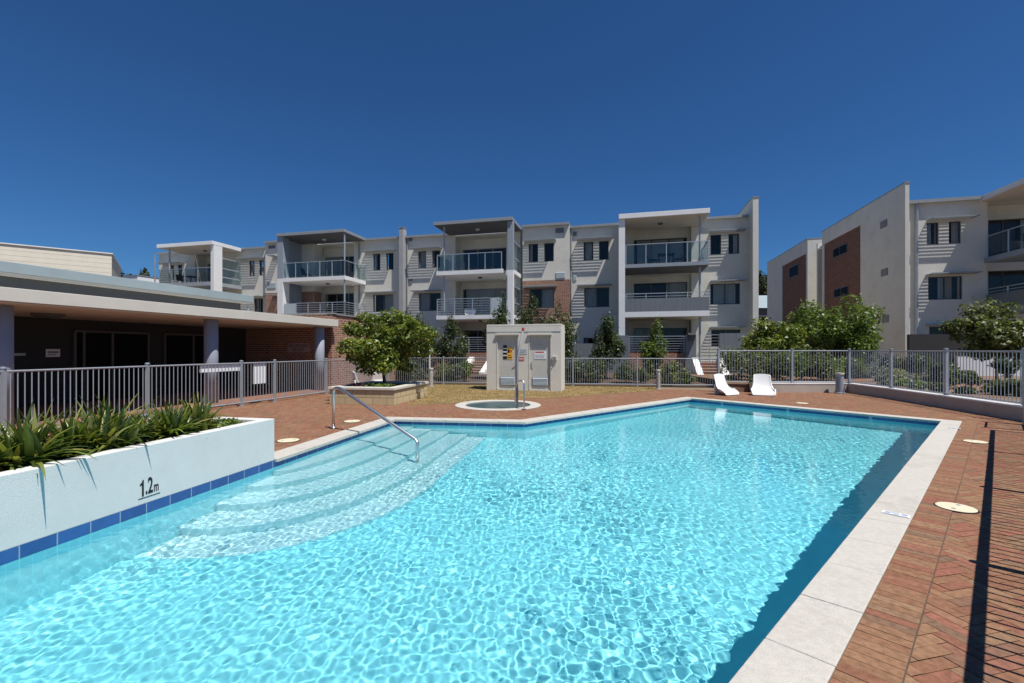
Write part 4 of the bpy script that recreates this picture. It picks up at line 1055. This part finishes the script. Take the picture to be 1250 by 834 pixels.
# facade
RF = FD
rbw = [(X(1131.3, RF), X(1146, RF), *W2), (X(1158.3, RF), X(1173.3, RF), *W2), (X(1133, RF), X(1175, RF), *W1), (X(1134.3, RF), X(1174, RF), 1.85, 2.80)]
wall_open(wmb, xs1, X(1205, RF), 0, 9.55, RF, RF+.25, rbw)
xr0 = X(1205, RF); wmb.box(xr0, xr0+.2, RF+.25, RF+1.2, 0, 9.55)
ops = [(xr0+.25, xr0+3.6, z+.04, z+2.15) for z in (F0, F1, F2)]
wall_open(wmb, xr0+.2, xr0+6, 0, 9.55, RF+1.0, RF+1.2, ops); wmb.box(xr0+6, xr0+12, RF, RF+.25, 0, 9.55).box(xs0+.2, xr0+12, 14, 14.2, 0, 10).box(xs0+.2, xr0+12, RF+.5, 14, 9.4, 9.55)
wmb.build('wall', m_cream, rb)
def rbwin(*a, **k): return window(rb, *a, **k)
for i, o in enumerate(rbw): rbwin(o[0], o[1], o[2], o[3], RF, 1 if i < 2 else 2, [(0, .6), (.4, 1), (.35, .8), None][i])
for o in ops: rbwin(*o, RF+.97, 3, [(.0, .4), None, (.6, 1)][ops.index(o)], name='sliding_door')
pm_ = MB().box(xs0+.06, xs0+.2, y1_+.02, yE-.35, 0, zpan).build('brick_panel', m_brick2, rb)
MB().box(xs0+.0, xs0+.2, yE-.34, yE, 0, zpan-.002).build('pier', m_cream, rb)
def sidew(px0, px1, py0, py1):
    ya, z1 = yz(px1, py0); yb, _ = yz(px0, py0); _, z0 = yz((px0+px1)/2, py1); _, z1 = yz((px0+px1)/2, py0)
    f = MB().box(xs0+.03, xs0+.058, ya, yb, z0, z1).build('window', m_darkframe, rb); n_ = 2
    for i in range(n_): MB().box(xs0+.022, xs0+.029, ya+.05+(yb-ya)*i/n_, ya-.03+(yb-ya)*(i+1)/n_, z0+.05, z1-.05).build('pane', m_dglass, f)
sidew(1016.5, 1033, 300.5, 312); sidew(1017.5, 1034.5, 351, 362)
for px, py in ((1079, 271), (1080, 330.5), (1081, 388)):
    ya, z1 = yz(px+4, py-3.7); yb, _ = yz(px-4, py); z0 = z1-.42
    mb = MB(); mb.box(xs0-.03, xs0, ya, yb, z0, z1)
    for k in range(5): mb.box(xs0-.045, xs0-.03, ya+.03, yb-.03, z0+.04+k*.075, z0+.075+k*.075)
    mb.build('vent', m_louvre, rb)
hood(X(1131, RF), X(1187, RF), 8.56, RF, par=rb); hood(X(1130, RF), X(1190, RF), 5.60, RF, par=rb)
MB().box(X(1130, RF), X(1190, RF), RF-.3, RF, 2.85, 2.92).build('hood', m_gutter, rb)
MB().box(xs1, xr0+12, RF-.18, RF+11, 9.552, 9.62).box(xs1, X(1200, RF-.2), RF-.22, RF-.182, 9.50, 9.68).build('roof', m_gutter, rb)
MB().box(xs0-.03, xs0+.23, yB-.03, yE+.02, 10.55, 10.60).build('capping', m_gutter, rb)
MB().tube([(X(1117.5, RF)+.02, RF-.08, .3), (X(1117.5, RF)+.02, RF-.08, 9.5)], .07, 8).build('downpipe', m_fence, rb)
# balcony of the right-hand building
xq = X(1244, 0)
xq = X(1246.5, -.25)
rbb = MB().box(xr0-.35, xr0+5, -.45, RF, 9.42, 9.68).build('balcony', m_white, rb, bevel=.01)
MB().box(xr0-.3, xr0+5, -.4, RF, 9.40, 9.418).build('soffit', m_soffit, rbb)
for z in (6.42, F1): slab(rbb, xr0-.12, xr0+5, -.25, RF-.003, z, m_greyblue, .28)
MB().box(xr0-.12, xr0+.05, -.25, .05, 0, 6.13).box(xr0-.05, xr0+.10, -.15, .05, 6.43, 9.39).build('post', m_greyblue, rbb)
rail_bars(rbb, (xr0-.05, 2.5), (xr0-.05, -.2), 6.42, 1.1, 0, 1.35, m_bglass); rail_bars(rbb, (xr0-.05, -.2), (xr0+5, -.2), 6.42, 1.1, 0, 1.3, m_bglass)
MB().box(xr0-.10, xr0-.03, .06, 2.5, F1+.002, F1+.75).box(xr0+.06, xr0+5, -.24, -.17, F1+.002, F1+.75).build('parapet', m_bluegrey_panel, rbb)
rail_bars(rbb, (xr0-.06, 2.5), (xr0-.06, -.15), F1+.75, .26, 1, 1.35)
chair(B.wor(xr0+.9, 1.2, 6.42), 2.2, 'dark chair on the glass balcony at the right edge')
MB().box(X(1110, -.2), X(1182, -.2), -.2, 0, 0, 2.3).build('courtyard_wall', m_darkwall, rb)
MB().box(X(1168, -.4), X(1168, -.4)+14, -.4, -.2, 0, 1.2).build('courtyard_wall', m_white, rb)

# rear wing seen between the two
r2 = thing('apartment_wing', 'stepped-back cream wing with a narrow brick panel behind the right-hand building', 'building', B.o, -GA)
xw1 = xs0; yW = yE+3.0; xw0 = X(985.8, yW); zW = B.f(986.9, 291.7, yW)[1]
yW2, _ = B.side(936.5, 427, xw0)
ya, z1 = B.side(984, 309.5, xw0); yb, _ = B.side(954.8, 322, xw0)
mb = MB(); mb.box(xw0, xw1+3, yW, yW+.25, 0, zW).box(xw0, xw0+.2, yW+.25, ya, 0, zW).box(xw0, xw0+.2, yb, yW2, 0, zW).box(xw0, xw0+.2, ya, yb, z1, zW).box(xw0+.2, xw1+3, yW2-.2, yW2, 0, zW).box(xw0+.2, xw1+3, yW+.25, yW2-.2, zW-.3, zW-.1)
mb.build('wall', m_cream, r2); MB().box(xw0+.06, xw0+.2, ya, yb, 0, z1-.002).build('brick_panel', m_brick2, r2)
MB().box(xw0-.03, xw1+3, yW-.03, yW+.28, zW, zW+.05).box(xw0-.03, xw0+.23, yW+.28, yW2, zW, zW+.05).build('capping', m_gutter, r2)
yc, z1 = B.side(973.5, 322, xw0); yd, _ = B.side(963, 325, xw0); f = MB().box(xw0+.03, xw0+.058, yc, yd, z1-1.0, z1).build('window', m_darkframe, r2); MB().box(xw0+.022, xw0+.029, yc+.06, yd-.06, z1-.94, z1-.06).build('pane', m_dglass, f)

# low dark house far behind, in the gap
p = atY(931, 62); dh = thing('distant_house', 'small dark house glimpsed in the gap between the apartment blocks', 'building', (p.x, p.y, 0))
MB().box(-4, 4, 0, 6, 0, 7.2).build('wall', m_clere, dh); MB().add([(-4.4,-.4,7.2),(4.4,-.4,7.2),(4.4,3,9.3),(-4.4,3,9.3),(4.4,6.4,7.2),(-4.4,6.4,7.2)], [(0,1,2,3),(3,2,4,5),(0,3,5),(1,4,2)]).build('roof', m_zinc, dh)
fw = MB().box(-1.4, 1.4, -.05, -.003, 3.6, 6.2).build('window', m_gutter, dh); MB().box(-1.3, 1.3, -.06, -.052, 3.7, 6.1).build('pane', m_dglass, fw)

# cream hall behind the pavilion
LB = Frame(atY(136.4, 30).xy, R(-(90-53))); lb = thing('hall', 'cream horizontally boarded hall rising behind the pavilion roof at the left', 'building', LB.o, -LB.a)
m_board = M('sunlit_cream_board', (.66, .615, .51), .7, .05, 2, .1, 60)
zt = 7.84
MB().box(-24, 0, 0, .2, 0, zt).box(-.2, 0, .2, 7, 0, zt-.0).build('wall', m_board, lb)
siding(lb, -24, -.01, 4.2, zt-.05, 0, (), .30, m_board)
MB().box(-24.1, .06, -.08, 7, zt+.001, zt+.06).build('roof', m_white, lb)
wb = thing('plant_room', 'small white box-shaped roof structure beyond the cream hall', 'building', atY(160, 42).xyz, R(-20)); MB().box(-1.05, .9, 0, 3, 0, 8.35).build('wall', m_white, wb); MB().box(-1.1, .95, -.05, 3.05, 8.35, 8.42).build('roof', m_gutter, wb)
wr_ = thing('low_roof_building', 'long low white-roofed building far behind the pavilion', 'building', atY(182, 60).xyz, R(-5)); MB().box(-4.5, 5, 0, 6, 0, 9.6).build('wall', m_white, wr_); MB().box(-4.6, 5.1, -.1, 6.1, 9.6, 9.75).build('roof', m_white, wr_)

# ------------------------------------------------------------ pump house
PHp = at(594, 476.3); ph = thing('pump_house', 'cream rendered pump house with two louvred doors and notices', 'pump house', (PHp.x, PHp.y, 0), -GA)
PF = Frame((PHp.x, PHp.y), GA); W_ = PF.x(685); HP = 2.42; D_ = 1.05
def pr(px0, px1, py0, py1): x0, z1 = PF.f(px0, py0); x1, _ = PF.f(px1, py0); _, z0 = PF.f((px0+px1)/2, py1); return x0, x1, z0, z1
d1 = pr(606.3, 633, 409.3, 473.3); d2 = pr(645.5, 673, 409.3, 474.3)
mb = MB(); wall_open(mb, 0, W_, 0, HP, 0, .14, [(d1[0], d1[1], .06, d1[3]), (d2[0], d2[1], .06, d2[3])]); mb.box(0, .12, .14, D_, 0, HP).box(W_-.12, W_, .14, D_, 0, HP).box(.12, W_-.12, D_-.12, D_, 0, HP)
mb.build('wall', m_cream, ph); MB().box(-.0, W_, .0, D_, HP+.001, HP+.07).build('roof', m_cream, ph, bevel=.01)
MB().box(.02, W_-.02, -.012, 0, HP-.215, HP-.20).build('drip_groove', m_gutter, ph)
for i, dd in enumerate((d1, d2)):
    MB().box(dd[0]-.04, dd[1]+.02, -.075, .0, dd[3]-.004, dd[3]+.045).build('hood', m_capstone, ph)
    fr = MB().box(dd[0], dd[0]+.035, -.01, .10, .06, dd[3]-.005).box(dd[1]-.035, dd[1], -.01, .10, .06, dd[3]-.005).build('door_frame', m_capstone, ph)
    dr = MB().box(dd[0]+.036, dd[1]-.036, .06, .10, .065, dd[3]-.006).build('door', m_door, ph)
    xm = (dd[0]+dd[1])/2; lv = MB(); lv.box(xm-.31, xm+.31, .045, .062, .20, .52)
    lo = lv.build('louvre', m_greyblue, dr)
    for k in range(1): pass
    sl_ = MB()
    for k in range(6): z = .23+k*.046; sl_.add([(xm-.28,.022,z),(xm+.28,.022,z),(xm+.28,.044,z+.036),(xm-.28,.044,z+.036)], [(0,1,2,3)])
    sl_.build('louvre_blade', m_frost, dr)
    hd = MB(); hx = dd[1]-.10 if i == 0 else dd[0]+.10; hd.box(hx-.02, hx+.02, .035, .06, .93, 1.10).tube([(hx, .02, 1.02), (hx+(-.10 if i == 0 else .10), .015, 1.00)], .012, 8); hd.build('handle', m_steel, dr)
def plate(x0, x1, z0, z1, label, m, extra=(), y=-.004, name='notice'):
    p = PF.wor((x0+x1)/2, y, z0); t = thing(name, label, 'sign', p, -GA); w2 = (x1-x0)/2; h_ = z1-z0
    MB().box(-w2, w2, -.006, 0, 0, h_).build('board', m, t)
    for a, b_, c, d_, mm in extra: MB().box(-w2+a*2*w2, -w2+b_*2*w2, -.0075, -.006, c*h_, d_*h_).build('print', mm, t)
a = pr(613.8, 618.3, 421.5, 438.5); plate(*a, 'dark strip notice with white bands on the left pump house door', m_black, [(0, 1, .22, .30, m_signwhite), (0, 1, .48, .56, m_signwhite), (0, 1, .74, .8, m_signwhite)], .056)
a = pr(618.6, 625.2, 424.5, 438.8); plate(*a, 'yellow warning notice on the left pump house door', m_yellow, [(.1, .5, .55, .85, m_black), (.6, .9, .6, .8, m_red), (.1, .9, .12, .2, m_black), (.1, .8, .3, .38, m_red)], .056)
a = pr(633.5, 643, 426, 432.6); plate(*a, 'small pale notice on the wall between the pump house doors', m_frost, [(.1, .9, .6, .7, m_louvre), (.1, .7, .3, .4, m_louvre)])
a = pr(633, 639.8, 436, 440.2); plate(*a, 'small red notice between the pump house doors', m_red, [(.1, .9, .35, .6, m_signwhite)])
a = pr(652, 666.5, 429, 438.5); plate(*a, 'white notice with a red heading on the right pump house door', m_signwhite, [(.08, .80, .80, .96, m_red), (.08, .9, .5, .56, m_louvre), (.08, .8, .32, .38, m_louvre), (.08, .85, .14, .2, m_louvre)], .056)
a = pr(655.5, 661.5, 420, 421.6); plate(*a, 'tiny grey label high on the right pump house door', m_fence, (), .056)
a = pr(674, 680, 434.5, 440); x0, x1, z0, z1 = a; sw = PF.wor((x0+x1)/2, -.002, z0); t = thing('switch_box', 'small grey switch box beside the right pump house door', 'switch', sw, -GA); MB().box(-.09, .09, -.06, 0, 0, .16).build('box', m_capstone, t, bevel=.008); MB().box(-.055, .055, -.066, -.06, .04, .12).build('cover', m_louvre, t)
MB().tube([(.02, -.03, 0), (-.03, -.05, -.12)], .02, 8).build('lever', m_louvre, t)

# ------------------------------------------------------------ bollards, pole, pot
def bollard(px, py, hpx, wpx, lab, mm=m_mount):
    p = at(px, py, .01); k = p.y/FOC; r = wpx*k/2; h_ = hpx*k; t = thing('bollard_light', lab, 'bollard', (p.x, p.y, 0), 0, 'bollard lights')
    MB().lathe([(r*1.3, 0), (r*1.3, .03), (r, .04), (r, h_*.80)], n=20).build('post', mm, t); MB().lathe([(r*.8, h_*.80), (r*.8, h_*.94)], n=16).build('lens', m_frost, t); MB().lathe([(r*1.1, h_*.93), (r*1.1, h_), (.001, h_*1.01)], n=20).build('cap', m_capstone, t)
bollard(526, 472, 23, 5.4, 'pale cylindrical bollard light between limestone planter and pump house'); bollard(803.5, 475, 24, 5, 'pale bollard light by the fence in front of the fourth balcony bay'); bollard(1025, 480, 25, 8.5, 'grey bollard light against the low rendered wall', m_greyblue)
p = atY(524.5, 21.2); t = thing('flag_pole', 'thin white post rising behind the bollard left of the pump house', 'post', (p.x, p.y, 0)); MB().tube([(0, 0, 0), (0, 0, 2.15)], .028, 8).build('shaft', m_white, t); MB().lathe([(.035, 2.15), (.035, 2.18), (.001, 2.2)], n=10).build('cap', m_white, t)
p = at(921.5, 479); t = thing('plant_pot', 'cream plant pot between and behind the white pool seats', 'pot', (p.x, p.y, 0)); MB().lathe([(.15, 0), (.19, .30), (.22, .30), (.22, .36), (.18, .36), (.17, .30), (.001, .30)], n=28).build('pot', m_capstone, t, smooth=False); foliage([(0, 0, .42, .16, .16, .10)], 160, .05, leafm['mid'], t, 'foliage')

# ------------------------------------------------------------ gardens
gs = MB(); gs.add([(-6, 20.6, .0), (8.6, 18.8, .0), (10, 26, .25), (-14, 31, .25)], [(0,1,2,3)]).build('garden_bed', m_soil)
tag(bpy.data.objects['garden_bed'], kind='structure')
tr2 = MB(); tr2.prism([(7.55, 16.58), (12.28, 16.58), (12.0, 14.3), (11.6, 12.05), (11.15, 9.8), (10.4, 5.6), (40, 5.6), (40, 32), (8.6, 32), (8.6, 18.9)], -.02, .29); o = tr2.build('raised_ground', M('garden_earth', (.19, .12, .075), .95, .3, 2.0, .6, 40)); tag(o, kind='structure')
pt = MB(); pt.prism([(13.0, 6), (15.4, 6), (16.2, 14.0), (18.6, 19.0), (12.0, 20.5), (10.0, 20.8), (10.0, 19.2), (12.2, 18.9), (14.4, 17.5), (13.9, 13.5)], .28, .30); o = pt.build('garden_path', brickmat('path_brick', (.36, .18, .10), (.29, .13, .075), (.18, .12, .08), .23, .115, .006, .3, flat=True)); tag(o, kind='structure')

# trees and shrubs: px, depth, crown top py, crown bottom py, width px
def tr(px, Y, ptop, pbot, wpx, m, n, size, label, seed, name='shrub', cat='shrub', group=None, base=0, **k):
    p = atY(px, Y, base); z = lambda py: H-(py-HY)/FOC*Y-base; wd = wpx*Y/FOC
    return tree(name, label, cat, p, z(ptop), wd, k.pop('depth', wd*.85), max(.05, z(pbot)), m, n, size, k.pop('trunk', .05), seed, k.pop('nclump', 40), group, **k)
E_ = 'slender evergreen trees along the main building'
tr(509, 22.6, 384, 464, 40, leafm['dark'], 4940, .065, 'dark bushy tree just right of the citrus tree, behind the fence', 1, 'evergreen_tree', 'tree', E_)
tr(551, 22.6, 386, 463, 41, leafm['dark'], 4940, .06, 'dark slender tree in front of the middle bay railings, left of the pump house', 2, 'evergreen_tree', 'tree', E_, top=.55)
tr(608, 22.4, 362, 456, 36, leafm['dark'], 4180, .065, 'dark tree rising above the left half of the pump house roof', 3, 'evergreen_tree', 'tree', E_, top=.55)
tr(650, 22.4, 366, 461, 50, leafm['dark'], 6080, .065, 'dark spreading tree behind the middle of the pump house', 4, 'evergreen_tree', 'tree', E_, top=.6)
tr(682, 22.0, 369, 463, 50, leafm['dark'], 6080, .065, 'dark tree at the right corner of the pump house against the brick', 5, 'evergreen_tree', 'tree', E_, top=.6)
tr(740, 22.4, 379, 463, 42, leafm['dark'], 5700, .06, 'pointed dark tree left of the white pier of the fourth bay', 6, 'evergreen_tree', 'tree', E_, top=.45)
tr(800, 22.6, 389, 462, 40, leafm['mid'], 4560, .06, 'lighter slender tree in front of the fourth bay ground railing', 7, 'evergreen_tree', 'tree', E_, top=.5)
tr(940, 20.5, 389, 450, 72, leafm["citrus"], 6500, .085, 'bright yellow-green tree right of the grey courtyard wall', 8, 'garden_tree', 'tree', None, base=.3)
tr(988, 24, 371, 452, 78, leafm["mid"], 6500, .09, 'mid green tree before the narrow brick panel of the rear wing', 9, 'garden_tree', 'tree', None, base=.3)
tr(1030, 21.5, 370, 446, 86, leafm["mid"], 9500, .085, 'large rounded green tree against the blank cream side wall', 10, 'garden_tree', 'tree', None, base=.3, nclump=60)
tr(1217, 17.5, 366, 440, 96, leafm["olive"], 7500, .085, 'leafy tree in front of the glass balcony at the right edge', 12, 'garden_tree', 'tree', None, base=.3, nclump=50)
S_ = 'low shrubs behind the pool fences'
sh = [(455, 21.8, 436, 468, 30, 'dark'), (500, 21.6, 440, 468, 26, 'dark'), (543, 21.2, 446, 469, 22, 'olive'), (566, 21.2, 444, 468, 18, 'mid'), (704, 20.4, 446, 470, 24, 'dark'), (722, 20.8, 442, 470, 26, 'dark'), (764, 20.4, 449, 470, 24, 'dark'),
      (782, 20.2, 452, 470, 14, 'olive'), (820, 19.9, 446, 470, 28, 'olive'), (838, 20.0, 460, 471, 16, 'mid'), (888, 18.6, 463, 474, 20, 'dark'), (905, 18.8, 430, 462, 44, 'olive'), (942, 18.4, 426, 464, 40, 'olive'), (965, 18.2, 432, 464, 34, 'mid'), (990, 18.6, 425, 465, 40, 'olive'), (1010, 18.4, 438, 466, 30, 'mid'), (1035, 19.6, 440, 462, 30, 'mid'),
      (1118, 20.8, 430, 452, 40, 'dark'), (1090, 21.5, 432, 452, 34, 'dark'), (1166, 14.6, 447, 464, 26, 'olive'), (1186, 14.4, 451, 463, 18, 'olive'), (1146, 13.6, 468, 482, 18, 'dark'), (1178, 12.9, 474, 486, 18, 'dark'), (1218, 12.6, 464, 484, 24, 'olive'), (1243, 12.2, 462, 486, 26, 'olive'), (1120, 14.4, 468, 478, 16, 'mid'), (1228, 16.0, 436, 455, 26, 'dark'), (1150, 16.6, 440, 456, 36, 'dark')]
sl_lab = ['dark shrub behind the fence left of the citrus trunk', 'dark shrub under the dark bushy tree right of the citrus tree', 'olive shrub behind the bollard left of the pump house', 'green shrub beside the left white stair cheek', 'dark shrub just right of the pump house', 'second dark shrub right of the pump house, taller', 'dark shrub below the pointed dark tree, behind the fence', 'small olive shrub left of the right-hand bollard by the lawn', 'olive shrub between bollard and brick stairs', 'tiny green plant at the foot of the left stair cheek of the right stairs',
          'low dark plant directly behind the left white seat', 'yellow-green shrub below the grey courtyard wall', 'olive shrub behind the right white seat', 'green shrub above the low rendered wall, left of the bollard', 'dense olive shrub behind the upper fence below the rear wing trees', 'green shrub above the grey bollard', 'green shrub at the left edge of the garden path', 'dark shrub at the foot of the right building blade wall', 'dark shrub below the lowest side wall vent', 'olive shrub standing alone before the rendered courtyard wall', 'small yellowish shrub right of the lone olive shrub', 'small dark plant at the fence foot near the middle of the right fence', 'small dark plant further right at the fence foot', 'yellow-green shrub left of the pale wall at the right edge', 'yellow-green shrub touching the right picture edge', 'small green plant at the left fence foot by the garden path', 'dark shrub under the tree at the right edge', 'dark shrub against the rendered courtyard wall']
for i, ((px, Y, a, b_, wd, mm), lab) in enumerate(zip(sh, sl_lab)):
    up = .3 if px > 880 and px != 888 else 0
    b_ += 5; k_ = 1.25 if px < 1050 else .9; wd *= k_; a += -3 if px < 1050 else 3
    tr(px, Y, a, b_, wd, leafm[mm], int(700+wd*38), .055, lab, 40+i, 'shrub', 'shrub', S_, base=up, nclump=26, trunk=.02, limbs=4, cs=1.15)
for i, (px, Y, wd, ht, lab) in enumerate([(1078, 19.6, 62, .42, 'pale variegated groundcover left of the garden path'), (1112, 17.4, 62, .30, 'pale flowering groundcover in front of the garden path bend'), (1045, 20.4, 50, .5, 'pale groundcover at the far end of the garden path'), (1110, 15.6, 40, .16, 'thin green groundcover along the fence foot')]):
    p = atY(px, Y, .3); rx = wd*Y/FOC/2; rr = random.Random(i)
    o = foliage([(p.x+rr.uniform(-.8, .8)*rx, p.y+rr.uniform(-.5, .5), .3+ht*rr.uniform(.3, .6), rx*.3, .35, ht*.55) for k in range(10)], 2600, .06, leafm['pale'] if i < 3 else leafm['mid'], None, 'groundcover'); tag(o, lab, 'groundcover')

# distant trees beyond the buildings
def far_tree(px, Y, ptop, wpx, lab, seed):
    p = atY(px, Y); h_ = H-(ptop-HY)/FOC*Y; wd = wpx*Y/FOC
    tree('gum_tree', lab, 'tree', p, h_, wd, wd, h_*.35, leafm['gum'], 3000, .30, .25, seed, 24, 'gum trees far behind the buildings')
far_tree(168, 75, 327, 34, 'dark gum tree far behind the small white roof box', 70); far_tree(148, 80, 324, 30, 'gum tree far behind, just showing over the cream hall corner', 71); far_tree(188, 90, 336, 24, 'low gum tree far behind, left of the first balcony bay', 74)
far_tree(932, 85, 328, 26, 'gum tree far behind in the gap between the apartment blocks', 72); far_tree(926, 95, 336, 24, 'second gum tree in the gap, further back', 73)
